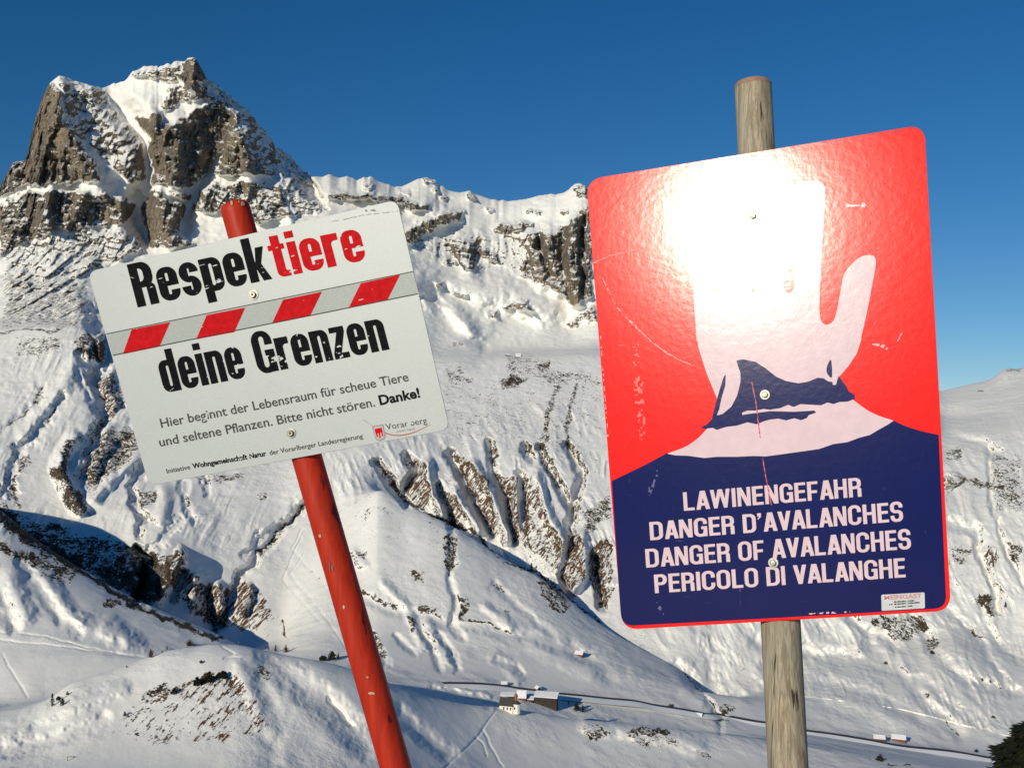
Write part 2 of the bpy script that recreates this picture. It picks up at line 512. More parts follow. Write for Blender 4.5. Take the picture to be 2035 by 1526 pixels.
patch(rock, c1((0, 1230), (300, 1100), (700, 1080), (870, 1200), (700, 1260), (480, 1400), (520, 1640), (300, 1600), (0, 1620)), 0.62, 20)
patch(rock, c1((50, 1400), (170, 1360), (210, 1420), (60, 1440)), 0.85)
patch(rock, c1((480, 1280), (700, 1210), (880, 1190), (700, 1260), (520, 1300)), 0.8)
for seg_ in [((0, 930), (130, 870), (350, 850), (600, 810), (690, 830), (780, 900)), ((650, 265), (650, 350), (740, 450), (850, 600), (860, 820), (790, 1000), (830, 1120)),
             ((1262, 680), (1130, 860), (1100, 960), (1030, 1110), (1100, 1060), (1280, 1010)), ((1240, 790), (1420, 785), (1600, 810)),
             ((1700, 800), (1790, 860), (1890, 985)), ((860, 840), (1000, 870), (1130, 850)), ((940, 880), (1080, 960)), ((690, 870), (790, 940))]:
    stroke(rock, c1(*seg_), 10, 0.80, warp=6, mode='mul')
patch(rock, c1((655, 265), (760, 240), (1000, 300), (880, 390), (740, 450), (660, 340)), 0.82, mode='mul')
patch(rock, c1((940, 440), (1060, 360), (1190, 340), (1160, 360), (1000, 470), (920, 490)), 0.85, mode='mul')

# ---- the middle ridge
stroke(disp, c3((150, 180), (350, 190), (480, 205), (640, 235), (720, 265)), 22, 20)
stroke(rock, c3((150, 175), (260, 195), (350, 185), (480, 200), (560, 235), (650, 250)), 13, 1.15, mode='max')
stroke(rock, c3((535, 400), (590, 370), (660, 335), (720, 300), (790, 280)), 22, 1.1, mode='max')
stroke(disp, c3((535, 400), (660, 335), (790, 280)), 30, 25)
patch(rock, c3((735, 400), (800, 380), (880, 420), (920, 470), (900, 550), (860, 570), (790, 500), (740, 460)), 0.82)
patch(rock, c3((930, 430), (1000, 470), (1030, 540), (980, 530), (930, 470)), 0.85)
stroke(disp, c3((830, 400), (880, 560)), 30, 25)
stroke(disp, c3((925, 420), (920, 520)), 10, -22)
patch(rock, c3((1000, 370), (1040, 320), (1210, 318), (1200, 350), (1090, 390), (1000, 390)), 0.85)
patch(rock, c3((1180, 380), (1300, 370), (1400, 330), (1450, 250), (1500, 240), (1520, 700), (1440, 750), (1390, 740), (1330, 680), (1250, 630), (1130, 600), (1150, 530), (1180, 470)), 0.88)
patch(rock, c3((1400, 150), (1440, 105), (1500, 120), (1490, 180), (1410, 180)), 0.8)
for q in [((1190, 400), (1230, 560), (1260, 640)), ((1300, 380), (1310, 560), (1340, 680)), ((1420, 320), (1400, 520), (1440, 740))]:
    stroke(disp, c3(*q), 24, 34)
for q in [((1240, 400), (1290, 600)), ((1370, 360), (1360, 600)), ((1470, 300), (1470, 700))]:
    stroke(disp, c3(*q), 12, -26)
stroke(rock, c3((1180, 360), (1300, 300), (1420, 170)), 10, 0.9, mode='mul')
patch(rock, c3((1050, 750), (1150, 715), (1215, 775), (1100, 780)), 0.85)
patch(rock, c3((970, 790), (1020, 780), (1030, 805), (980, 810)), 0.8)
patch(rock, c3((690, 635), (745, 645), (740, 665), (700, 655)), 0.75)
stroke(rock, c3((790, 685), (860, 705)), 6, 0.8, mode='max')
stroke(rock, c3((745, 525), (800, 535)), 7, 0.8, mode='max')
patch(rock, c3((870, 155), (910, 165), (920, 190), (880, 190)), 0.9, 3)
patch(rock, c3((610, 90), (660, 85), (700, 105), (640, 115)), 0.75, 3)
patch(rock, c3((320, 90), (400, 130), (370, 155), (310, 140)), 0.6)
patch(rock, c3((500, 150), (560, 150), (560, 190), (500, 180)), 0.6)
for x, y in [(985, 258), (830, 268), (1180, 270), (1240, 262), (1375, 262), (735, 200), (1210, 275), (705, 150)]:
    patch(rock, c3((x - 18, y - 8), (x + 18, y - 8), (x + 18, y + 8), (x - 18, y + 8)), 0.75, 4)
patch(rock, c3((540, 400), (1500, 300), (1400, 700), (1100, 600), (600, 500)), 0.45, 20)
# hills and hollows of the bench
stroke(disp, c3((560, 590), (700, 610), (850, 640), (940, 680), (1080, 670), (1180, 730), (1280, 790)), 50, 48)
stroke(disp, c3((600, 660), (760, 760), (850, 850), (900, 960)), 36, 30)
stroke(disp, c3((680, 700), (800, 880), (950, 980)), 20, -18)
stroke(disp, c3((950, 980), (1080, 920), (1250, 850), (1400, 830)), 60, -32)
stroke(rock, c3((1400, 850), (1520, 790)), 14, 0.7, mode='max')
patch(rock, c3((1480, 790), (1530, 760), (1530, 830), (1490, 850)), 0.8)
# tufts below the bench
patch(tuft, c3((1030, 1150), (1100, 1120), (1190, 1140), (1140, 1180), (1050, 1190)), 0.85)
patch(tuft, c3((850, 1130), (900, 1130), (910, 1160), (870, 1160)), 0.7)
patch(tuft, c3((1060, 1010), (1200, 1000), (1300, 1060), (1500, 1120), (1560, 1150), (1560, 1180), (1300, 1170), (1060, 1100)), 0.46, 12)
patch(tuft, c3((1220, 1050), (1290, 1050), (1290, 1090), (1230, 1090)), 0.75)
patch(tuft, c3((720, 1070), (830, 1070), (900, 1180), (760, 1170)), 0.45, 12)
patch(tuft, c3((800, 955), (850, 955), (850, 975), (800, 975)), 0.6)
stroke(tuft, c3((1340, 1180), (1290, 1330), (1260, 1500)), 12, 0.75, mode='max')
stroke(tuft, c3((1430, 1180), (1390, 1360), (1390, 1500)), 10, 0.65, mode='max')
patch(tuft, c3((700, 1150), (1570, 1120), (1570, 1600), (760, 1500)), 0.22, 20)

# ---- the brown gullies of the middle slope
G = [((520, 120), (600, 230), (700, 370)), ((700, 80), (760, 150), (700, 290)), ((880, 260), (940, 370), (980, 500)), ((970, 70), (1060, 250), (1130, 400), (1220, 560)),
     ((1240, 190), (1310, 330), (1330, 450), (1365, 610)), ((1395, 200), (1410, 330), (1400, 560)), ((1520, 40), (1590, 170), (1660, 310), (1720, 420)),
     ((1210, 10), (1235, 140)), ((1430, 30), (1480, 100)), ((1690, 20), (1780, 180), (1700, 520)), ((1720, 560), (1650, 800), (1700, 930)), ((1850, 700), (1900, 1000))]
for q in G:
    stroke(disp, cg(*q), 15, -24, warp=3)
RIB = [((830, 120), (860, 280), (930, 440)), ((1110, 130), (1230, 330), (1320, 590)), ((1380, 220), (1390, 560)), ((1500, 200), (1560, 420), (1680, 640), (1640, 790)), ((1000, 300), (1140, 540)), ((1780, 560), (1800, 800), (1730, 900))]
for q in RIB:
    stroke(disp, cg(*q), 16, 20, warp=3)
for q, a in [(((545, 145), (600, 190), (640, 260), (710, 350), (690, 355), (600, 250), (550, 190)), 1.0), (((690, 290), (740, 210), (820, 130), (840, 280), (840, 400), (770, 390), (730, 320)), 0.85),
             (((900, 290), (1010, 320), (1030, 440), (985, 500), (950, 380)), 0.8), (((990, 80), (1060, 90), (1140, 160), (1210, 230), (1240, 500), (1215, 560), (1150, 430), (1075, 240)), 0.66),
             (((1250, 190), (1380, 225), (1370, 300), (1390, 560), (1362, 610), (1320, 360)), 0.75), (((1400, 225), (1450, 215), (1530, 420), (1670, 620), (1630, 790), (1590, 620), (1500, 430), (1430, 330)), 0.72),
             (((1430, 330), (1500, 430), (1600, 640), (1610, 770), (1400, 600)), 0.45), (((1690, 560), (1790, 580), (1800, 820), (1720, 900), (1640, 800), (1690, 690)), 0.7),
             (((1530, 40), (1570, 120), (1650, 280), (1620, 280), (1540, 150)), 0.7), (((1810, 640), (1950, 560), (1980, 900), (1900, 1040), (1820, 840)), 0.58), (((680, 80), (760, 120), (770, 150), (700, 130)), 0.8),
             (((1440, 40), (1480, 60), (1480, 90), (1450, 80)), 0.7), (((1210, 0), (1250, 60), (1250, 140), (1225, 130)), 0.7)]:
    patch(rust, cg(*q), min(1.0, a + 0.0), 4, 4)
    patch(tuft, cg(*q), a + 0.03, 4, 4)
patch(tuft, cg((1780, 420), (1950, 340), (1950, 460), (1800, 560)), 0.62, 8)
patch(tuft, cg((940, 560), (1010, 560), (1020, 700), (960, 830), (940, 760)), 0.72, 6)
patch(tuft, cg((1500, 850), (1580, 830), (1700, 1000), (1640, 1060), (1530, 940)), 0.68, 7)
patch(tuft, cg((1220, 870), (1290, 870), (1300, 920), (1250, 910)), 0.66, 5)
patch(tuft, cg((400, 660), (460, 670), (450, 710), (400, 700)), 0.6, 5)
patch(tuft, cg((410, 890), (560, 940), (680, 1000), (640, 1010), (420, 930)), 0.60, 5)
patch(tuft, cg((710, 770), (850, 800), (790, 870), (720, 810)), 0.5, 6)
patch(tuft, cg((770, 990), (900, 1000), (920, 1090), (780, 1040)), 0.52, 8)
patch(tuft, cg((1030, 930), (1090, 960), (1050, 1090), (1030, 1090)), 0.8, 4)
stroke(tuft, cg((1080, 1085), (1200, 1110), (1380, 1170)), 5, 0.74, mode='max')
patch(tuft, cg((700, 1060), (740, 1080), (750, 1170), (720, 1150)), 0.6, 4)
patch(tuft, cg((490, 1150), (540, 1170), (590, 1300), (560, 1330), (500, 1220)), 0.58, 4)
stroke(tuft, cg((690, 340), (850, 440), (970, 490), (1100, 545), (1230, 650)), 5, 0.85, mode='max')
stroke(tuft, cg((1230, 660), (1300, 730), (1480, 780), (1700, 960), (1900, 1100)), 4, 0.75, mode='max')
stroke(disp, cg((980, 500), (990, 700), (960, 830), (1010, 950), (980, 1110), (1040, 1200)), 13, -5)
stroke(disp, cg((1240, 870), (1400, 1010), (1600, 1180)), 14, -3)
stroke(disp, cg((420, 940), (640, 1030), (980, 1110), (1240, 1150), (1500, 1200), (1750, 1290), (2035, 1400)), 18, -4)
for q in [((760, 1100), (850, 1230), (910, 1388)), ((900, 1180), (980, 1290), (1020, 1388)), ((650, 1190), (740, 1280)), ((490, 1180), (580, 1360)), ((1260, 1330), (1400, 1390))]:
    stroke(disp, cg(*q), 13, -4.5)
for q in [((720, 1060), (810, 1240)), ((830, 1110), (960, 1330)), ((560, 860), (700, 1000)), ((1180, 1000), (1340, 1120)), ((390, 680), (430, 740))]:
    stroke(disp, cg(*q), 16, 5)

# ---- the left slopes
for q, a, w_ in [(((560, 60), (600, 180), (640, 280), (610, 380), (590, 460)), -45, 20), (((490, 300), (560, 430), (620, 560), (650, 680), (590, 800), (540, 930), (510, 1060)), -30, 15),
                 (((490, 300), (480, 440), (560, 600), (640, 700)), -14, 12), (((20, 760), (120, 700), (220, 620), (250, 520)), -7, 12), (((380, 590), (300, 680), (210, 790), (110, 920), (60, 1060), (60, 1160)), -18, 14),
                 (((750, 640), (640, 760), (590, 850)), -12, 10), (((730, 850), (650, 960), (620, 1100)), -18, 13), (((800, 790), (740, 930), (700, 1020)), -14, 11), (((870, 1000), (800, 1120), (830, 1230), (880, 1300)), -22, 14),
                 (((1110, 1100), (1140, 1250), (1180, 1330)), -12, 12), (((1230, 1070), (1280, 1180)), -10, 10), (((880, 1300), (850, 1420)), -16, 12), (((1080, 1330), (950, 1470), (880, 1520)), -10, 12),
                 (((1840, 1220), (1740, 1330), (1600, 1430), (1500, 1530)), -14, 13)]:
    stroke(disp, cl(*q), w_ * 1.3, a * 0.62, warp=7)
for q, a, w_ in [(((520, 280), (420, 440), (300, 640), (150, 800)), 10, 26), (((440, 830), (350, 980), (400, 1100), (480, 1250)), 22, 24), (((680, 440), (640, 560), (700, 600)), 10, 16), (((850, 930), (700, 1050), (560, 1200)), 14, 20), (((1000, 1150), (980, 1300)), 10, 24)]:
    stroke(disp, cl(*q), w_, a, warp=3)
patch(tuft, cl((590, 460), (700, 420), (760, 620), (640, 760), (560, 860), (590, 760), (660, 680), (600, 560)), 0.64, 8)
patch(rust, cl((590, 200), (760, 420), (760, 620), (500, 1100), (480, 1000), (600, 560)), 0.6, 8)
patch(tuft, cl((440, 230), (540, 190), (620, 280), (610, 380), (540, 330), (470, 280)), 0.78, 6)
patch(rock, cl((560, 190), (620, 200), (640, 340), (600, 360)), 0.85, 5)
patch(tuft, cl((520, 1000), (580, 850), (700, 760), (850, 760), (860, 900), (640, 1080), (560, 1180), (500, 1100)), 0.57, 10)
patch(tuft, cl((400, 840), (460, 830), (400, 960), (420, 1090), (500, 1170), (550, 1300), (470, 1300), (400, 1200), (380, 1080), (310, 1040), (370, 940)), 0.84, 6)
patch(tuft, cl((200, 560), (260, 500), (270, 570), (180, 660)), 0.58, 6)
stroke(tuft, cl((340, 640), (260, 760)), 6, 0.6, mode='max')
stroke(tuft, cl((0, 780), (130, 690), (190, 640)), 5, 0.66, mode='max')
stroke(tuft, cl((0, 180), (150, 165), (300, 180), (440, 130), (520, 60)), 5, 0.85, mode='max')
patch(tuft, cl((0, -190), (560, -120), (520, 60), (470, 150), (300, 165), (0, 160)), 0.47, 14)
patch(rust, cl((0, -190), (560, -120), (520, 60), (470, 150), (300, 165), (0, 160)), 0.85, 14)
patch(tuft, cl((110, 930), (190, 920), (160, 1030), (100, 1060)), 0.62, 6)
stroke(tuft, cl((90, 1060), (70, 1170), (120, 1260)), 7, 0.66, mode='max')
patch(tuft, cl((830, 1150), (960, 1130), (940, 1230), (850, 1230)), 0.6, 6)
patch(tuft, cl((1130, 1160), (1170, 1170), (1160, 1260), (1130, 1230)), 0.6, 5)
patch(tuft, cl((1200, 1070), (1500, 1030), (1480, 1080), (1220, 1110)), 0.55, 6)
patch(tuft, cl((1580, 1150), (1640, 1160), (1620, 1210), (1570, 1200)), 0.55, 6)
stroke(tuft, cl((1840, 1230), (1740, 1340), (1650, 1460), (1560, 1530)), 8, 0.74, mode='max')
patch(tuft, cl((100, 220), (380, 200), (370, 300), (100, 330)), 0.44, 10)

# ---- the gorge and the lower left
stroke(tuft, cb((0, 30), (60, 110), (240, 230), (400, 330), (600, 480), (760, 580), (1000, 680), (1270, 780)), 12, 1.0, warp=6, mode='max')
stroke(tuft, cb((0, 250), (100, 290), (250, 350), (400, 410)), 20, 0.86, warp=6, mode='max')
stroke(tuft, cb((0, 60), (130, 170), (300, 270), (450, 350)), 34, 1.0, warp=6, mode='max')
patch(tuft, cb((250, 130), (340, 120), (360, 160), (260, 180)), 0.8)
patch(rock, cb((640, 250), (740, 220), (800, 260), (870, 300), (870, 270), (1040, 280), (1050, 340), (1030, 430), (900, 560), (780, 570), (700, 430)), 0.95, 5)
patch(rust, cb((860, 290), (1050, 270), (1050, 420), (950, 480)), 0.35, 5)
patch(rock, cb((480, 200), (640, 225), (740, 400), (800, 560), (640, 500), (540, 380)), 0.74, 8)
ramp(cb((640, 250), (760, 260), (860, 340), (800, 560), (700, 500)), cb((640, 400))[0], cb((840, 440))[0], -25)
stroke(disp, cb((790, 260), (870, 320), (780, 570)), 12, -22)
stroke(disp, cb((1040, 290), (1000, 400), (900, 560)), 20, 22)
ramp(cb((880, 320), (1060, 420), (1190, 480), (1290, 720), (1240, 750), (900, 580)), cb((1000, 560))[0], cb((1300, 600))[0], -20)
for q in [((1200, 480), (1210, 640), (1250, 720)), ((1370, 420), (1330, 560), (1280, 700)), ((1060, 400), (1000, 560))]:
    stroke(disp, cb(*q), 12, -16)
for q in [((1270, 480), (1270, 640)), ((1440, 480), (1400, 640)), ((1120, 440), (1110, 600))]:
    stroke(disp, cb(*q), 14, 12)
patch(tuft, cb((990, 460), (1060, 380), (1190, 480), (1200, 680), (1100, 640)), 0.64, 7)
patch(tuft, cb((1190, 490), (1330, 480), (1330, 640), (1260, 740), (1200, 680)), 0.64, 7)
patch(tuft, cb((1340, 560), (1410, 440), (1470, 470), (1560, 640), (1480, 740), (1330, 720)), 0.62, 7)
patch(rust, cb((990, 460), (1060, 380), (1420, 420), (1650, 640), (1640, 780), (1330, 740), (1100, 660)), 0.8, 7)
stroke(tuft, cb((1625, 670), (1640, 770)), 5, 0.85, mode='max')
patch(tuft, cb((1460, 270), (1530, 260), (1520, 300), (1470, 310)), 0.8, 4)
stroke(disp, cb((1750, 10), (1640, 130), (1560, 230), (1480, 300), (1460, 360), (1400, 400)), 14, -14)
patch(tuft, cb((580, 550), (700, 570), (690, 600), (590, 590)), 0.72, 5)
patch(tuft, cb((200, 340), (300, 380), (420, 480), (320, 480), (220, 420)), 0.52, 8)
for q in [((120, 340), (220, 460), (340, 670)), ((20, 520), (80, 720)), ((340, 620), (450, 740)), ((0, 640), (90, 730))]:
    stroke(disp, cb(*q), 18, -3.2)
for q in [((250, 440), (420, 660)), ((60, 420), (150, 640)), ((480, 680), (720, 790)), ((640, 700), (780, 800))]:
    stroke(disp, cb(*q), 30, 5)
patch(tuft, cb((40, 60), (200, 110), (480, 190), (720, 220), (760, 460), (600, 440), (420, 330), (250, 240), (100, 150)), 0.58, 12)
patch(tuft, cb((780, 250), (860, 300), (1040, 280), (1060, 420), (900, 560), (780, 570)), 0.5, 6)
# ---- the knoll
patch(tuft, cb((1000, 1060), (1120, 1000), (1230, 960), (1380, 970), (1450, 1080), (1540, 1160), (1560, 1330), (1420, 1260), (1180, 1210), (1020, 1110)), 0.58, 10)
patch(tuft, cb((1130, 1020), (1230, 970), (1390, 990), (1400, 1050), (1180, 1070)), 0.78, 7)
patch(tuft, cb((850, 1070), (940, 1040), (1010, 1080), (860, 1200), (680, 1290), (620, 1340)), 0.56, 8)
patch(tuft, cb((700, 1280), (1000, 1130), (1500, 1220), (1560, 1360), (1100, 1400), (760, 1400)), 0.41, 16)
patch(tuft, cb((1420, 930), (1560, 920), (1600, 1030), (1440, 1020)), 0.5, 8)
patch(rust, cb((700, 1280), (1000, 1060), (1400, 960), (1560, 1160), (1560, 1360), (1100, 1400)), 0.75, 16)
stroke(disp, cb((1380, 950), (1470, 1100), (1560, 1300)), 30, 2.5)
stroke(disp, cb((1560, 900), (1680, 1000), (1850, 1120), (2000, 1270), (2100, 1380)), 44, -5)
stroke(disp, cb((1500, 1000), (1560, 1200), (1570, 1500)), 30, -1.5)
stroke(disp, cb((1900, 1130), (2020, 1280)), 9, -3)
stroke(disp, cb((0, 1330), (300, 1200), (700, 1060)), 26, 3)
stroke(disp, cb((0, 1440), (400, 1330), (600, 1240)), 22, -3)
# ---- chapel shoulder and foreground right
patch(tuft, cf((1150, 650), (1230, 610), (1280, 630), (1220, 670), (1160, 680)), 0.84, 5)
patch(tuft, cf((1340, 620), (1460, 600), (1560, 620), (1570, 650), (1360, 645)), 0.9, 5)
patch(tuft, cf((1100, 580), (1180, 590), (1280, 640), (1130, 680)), 0.54, 6)
patch(tuft, cf((1300, 660), (1600, 650), (1620, 700), (1440, 730)), 0.5, 10)
patch(tuft, cf((1680, 720), (1780, 730), (1780, 809), (1700, 760)), 0.45, 8)
patch(tuft, cf((1540, 495), (1590, 490), (1590, 512), (1545, 512)), 0.75, 3)
stroke(tuft, cf((1600, 520), (1700, 545)), 4, 0.7, mode='max')
stroke(disp, cf((220, 530), (360, 650), (470, 740)), 26, -3)
stroke(disp, cf((400, 420), (560, 450), (720, 500)), 14, -3)
stroke(disp, cf((420, 405), (560, 415), (680, 455)), 9, 3)
stroke(disp, cf((1180, 600), (1300, 610), (1560, 640), (1700, 700)), 30, 5)
# the burn that runs down to the bridge
for q, w_, a in [(((1600, 290), (1660, 340), (1700, 420), (1760, 490), (1815, 560)), 12, -12), (((1760, 270), (1765, 370)), 9, -5), (((1815, 560), (1815, 640)), 8, -8),
                 (((1080, 200), (1200, 300), (1280, 360)), 14, -6), (((700, 260), (760, 290), (820, 380)), 14, 6), (((1180, 240), (1400, 300), (1560, 350)), 16, -6), (((1220, 360), (1420, 390), (1600, 430)), 18, -5), (((900, 200), (1000, 260), (1200, 340)), 20, 6)]:
    stroke(disp, cf(*q), w_ * 1.35, a * 0.55)
stroke(tuft, cf((1650, 340), (1700, 420), (1770, 490), (1810, 540)), 3, 0.8, mode='max')
patch(tuft, cf((1800, 490), (1870, 490), (1880, 540), (1830, 560)), 0.55, 4)
# ---- right-hand slopes
for q, w_, a in [(((720, 110), (840, 200), (960, 230), (1080, 330)), 12, -14), (((860, 240), (900, 360), (1000, 420)), 14, -10), (((1180, 60), (1300, 230), (1340, 360), (1460, 470), (1600, 560), (1980, 680)), 13, -12),
                 (((1450, 40), (1600, 160), (1740, 310), (1780, 420), (1960, 650)), 11, -12), (((1700, 0), (1800, 230), (1880, 320), (2000, 420)), 11, -10), (((0, 290), (360, 330), (700, 390), (1050, 500), (1200, 590), (1280, 720), (1420, 850), (1560, 990)), 16, -12),
                 (((1240, 560), (1330, 610), (1440, 720), (1540, 800)), 13, -8), (((560, 600), (760, 640), (1000, 740), (1250, 870), (1400, 930)), 18, -7), (((380, 700), (600, 790), (900, 840)), 18, -5), (((500, 190), (640, 280)), 16, -6), (((360, 330), (520, 380), (650, 450)), 13, -5)]:
    stroke(disp, cr(*q), w_ * 1.3, a * 0.6)
for q, w_, a in [(((480, 480), (700, 560), (860, 610)), 26, 9), (((620, 700), (900, 790), (1100, 880)), 26, 8), (((1420, 600), (1600, 700), (1900, 850)), 50, 10), (((1300, 100), (1500, 300), (1700, 500)), 26, 10), (((400, 250), (800, 370)), 24, 7)]:
    stroke(disp, cr(*q), w_ * 1.3, a * 0.6)
patch(tuft, cr((860, 110), (930, 110), (940, 180), (890, 180)), 0.74, 4)
patch(tuft, cr((1190, 90), (1280, 80), (1310, 180), (1280, 220), (1230, 160)), 0.78, 4)
patch(tuft, cr((880, 100), (1280, 80), (1240, 250), (1100, 300), (960, 210)), 0.5, 8)
patch(tuft, cr((1290, 280), (1400, 270), (1390, 330), (1330, 370)), 0.7, 4)
patch(tuft, cr((1690, 0), (1790, 10), (1800, 100), (1760, 60)), 0.78, 4)
patch(tuft, cr((1620, 150), (1760, 260), (1700, 260), (1620, 190)), 0.6, 4)
patch(tuft, cr((1780, 600), (1900, 620), (1900, 640), (1800, 610)), 0.7, 3)
patch(tuft, cr((1290, 670), (1330, 680), (1320, 710), (1290, 700)), 0.6, 3)
stroke(tuft, cr((1420, 860), (1560, 1000)), 3, 0.6, mode='max')
stroke(tuft, cr((660, 1000), (760, 1020)), 3, 0.62, mode='max')
patch(tuft, cr((900, 1160), (970, 1140), (970, 1190), (920, 1190)), 0.8, 3)
stroke(tuft, cr((1010, 1200), (1200, 1230)), 4, 0.7, mode='max')
patch(rock, ce((210, 690), (270, 680), (340, 710), (320, 740), (220, 760)), 0.86, 4)
patch(tuft, ce((330, 710), (560, 740), (540, 780), (340, 750), (220, 790)), 0.62, 5)
patch(tuft, ce((440, 1100), (490, 1090), (515, 1160), (490, 1200), (450, 1210)), 0.92, 4)
patch(rust, ce((430, 1080), (530, 1080), (530, 1210), (430, 1220)), 0.9, 5)
patch(tuft, ce((400, 1370), (480, 1360), (480, 1410), (420, 1430)), 0.8, 4)
patch(tuft, ce((450, 1420), (500, 1430), (490, 1480)), 0.66, 4)
patch(tuft, ce((240, 1080), (380, 1100), (350, 1200), (250, 1180)), 0.48, 6)
patch(tuft, ce((580, 1060), (664, 1100), (640, 1200), (600, 1160)), 0.55, 5)
patch(tuft, ce((400, 218), (430, 218), (430, 228), (395, 228)), 0.9, 2)
patch(tuft, ce((560, 90), (664, 75), (664, 110), (560, 110)), 0.55, 4)
patch(tuft, ce((210, 540), (320, 540), (320, 620), (220, 620)), 0.42, 8)
patch(tuft, ce((480, 560), (664, 600), (664, 900), (500, 900)), 0.42, 10)
for q, w_, a in [(((400, 1090), (440, 1210), (500, 1320), (520, 1450)), 12, -14), (((520, 950), (570, 1110), (664, 1300)), 11, -10), (((470, 550), (480, 700), (490, 900)), 12, -14), (((190, 450), (400, 500), (520, 560)), 20, -14), (((200, 350), (400, 370), (560, 350)), 26, -14), (((640, 80), (500, 160), (300, 190)), 22, 14), (((240, 960), (400, 1000), (420, 1080)), 20, -12)]:
    stroke(disp, ce(*q), w_, a)

for q in [((985, 1412), (950, 1462), (905, 1505), (880, 1530)), ((960, 1450), (975, 1480), (1000, 1526)), ((945, 1465), (960, 1478), (968, 1500)), ((0, 1256), (90, 1264), (180, 1288), (285, 1305)), ((0, 1272), (120, 1284), (280, 1306)),
          ((598, 1070), (560, 1150), (640, 1240)), ((605, 1100), (575, 1140), (620, 1190)), ((590, 1160), (650, 1230), (690, 1290)), ((600, 1050), (580, 1090), (660, 1180)), ((440, 1285), (465, 1300), (445, 1308), (475, 1306)), ((5, 1300), (40, 1360), (55, 1385)), ((870, 1368), (920, 1362), (960, 1380), (985, 1398))]:
    stroke(disp, q, 3.2, -0.9, warp=1.5)
# ---- relief noise
Xw = (U - CX) / F * Y; Zw = (CY - V) / F * Y
cliff = np.clip(rock * 1.25 - 0.2, 0, 1)
peak = sstep(720, 600, U) * sstep(640, 560, V) * front
snowy = 1 - cliff
# broken cliffs: vertical pillars, ledges dipping gently to the right, blocks
pill = fbm(Xw / 38, Zw / 130 + Y / 150., octv=4, seed=11, ridged=True)
blk = fbm(Xw / 15, Zw / 17, Y / 22, octv=3, seed=15)
zz = Zw + 0.16 * Xw + 14 * fbm(Xw / 90, Zw / 60, octv=3, seed=21)
led = np.abs(((zz / 19.0) % 1.0) - 0.5) * 2
led2 = np.abs(((zz / 7.3) % 1.0) - 0.5) * 2
far_c = sstep(900, 1700, Y)
wx = Xw + 7 * fbm(Xw / 20, Zw / 26, octv=3, seed=23); wz = zz + 8 * fbm(Xw / 24, Zw / 20, octv=3, seed=25)
def cells(cw, chh, sd_):
    ci = np.floor(wx / cw); 
    off = _hash(ci.astype(np.int64), ci.astype(np.int64) * 0, ci.astype(np.int64) * 0, sd_) * chh
    cj = np.floor((wz + off) / chh)
    return _hash(ci.astype(np.int64), cj.astype(np.int64), ci.astype(np.int64) * 0, sd_ + 1)
block = 8 * cells(11., 40., 101) + 5 * cells(5.5, 18., 103) + 11 * cells(29., 70., 105)
disp += cliff * far_c * (15 * pill + 5 * blk + 1.5 * block + 3 * fbm(Xw / 6, Zw / 8, Y / 9, octv=2, seed=17) + 3.5 * led + 1.8 * led2)
disp += np.clip(rock, 0, 0.7) * far_c * (3.0 * led + 2.2 * led2 + 4 * blk + 0.5 * block)
# snow: broad swells, small downhill ribs, drift texture; ribs fan out with the slope
nb = fbm(Xw / 160, Y / 160, octv=3, seed=31)
upr = sstep(720, 600, V) * sstep(1500, 1750, Y)
disp += upr * 8 * fbm(U / 34., V / 22., octv=4, seed=35)
disp += snowy * (4.5 * nb * sstep(500, 1200, Y) + (0.3 + 0.4 * sstep(600, 900, Y)) * fbm(Xw / 45, Y / 45, octv=3, seed=33))
def ribs(ang, wav, ln, seed_):
    ca, sa = math.cos(ang), math.sin(ang)
    a = U * ca + V * sa + 10 * vnoise(U / 60., V / 60., seed=seed_ + 1); b = -U * sa + V * ca
    return fbm(a / wav, b / ln, octv=3, seed=seed_, ridged=True)
mid = sstep(1150, 1060, V) * sstep(620, 700, V)
wl = sstep(620, 420, U) * sstep(600, 690, V) * sstep(1120, 1030, V)
wm = sstep(560, 700, U) * sstep(1300, 1200, U) * sstep(700, 800, V) * (Y > 1030)
wr = sstep(1250, 1400, U) * sstep(760, 860, V) * (Y > 900)
wt = sstep(700, 600, U) * sstep(480, 560, V) * sstep(700, 640, V)
pm = sstep(-0.35, 0.45, fbm(U / 70., V / 70., octv=2, seed=91))
disp += wl * pm * 3.2 * ribs(math.radians(28), 34., 150., 51)
disp += wm * pm * 4.5 * ribs(math.radians(-24), 30., 150., 55)
disp += wr * pm * 5.5 * ribs(math.radians(-30), 44., 200., 59)
disp += wt * 3.5 * ribs(math.radians(32), 26., 110., 63)
fr1 = ribs(math.radians(-22), 11., 40., 111); fr2 = ribs(math.radians(24), 11., 56., 115)
pm2 = sstep(-0.25, 0.5, fbm(U / 40., V / 40., octv=3, seed=119))
disp += (wm * fr1 * sstep(780, 880, V) + wl * fr2 * 0.45 + wr * 0.8 * fr1) * pm2 * 4.4
wh = sstep(690, 730, V) * (Y > 1150) * front
disp += wh * 1.2 * fbm(U / 9., V / 7., octv=3, seed=121) * sstep(-.1, .5, fbm(U / 60., V / 40., octv=2, seed=123))
gl = (tuft > 0.5) * front
disp += np.clip(tuft - 0.4, 0, 0.5) * (2.4 * fbm(U / 7., V / 7., octv=3, seed=71)) * np.clip(Y / 900, 0.3, 1.6)
disp += snowy * np.clip(Y / 1000, 0.25, 1.5) * (0.14 + 0.66 * sstep(700, 1150, Y)) * fbm(U / 14., V / 9., octv=3, seed=73)
disp[seg > KS] = 0
disp[seg == 0] = 0
fadeout = sstep(400, 0, np.maximum(-120 - U, U - 2160))
disp *= fadeout

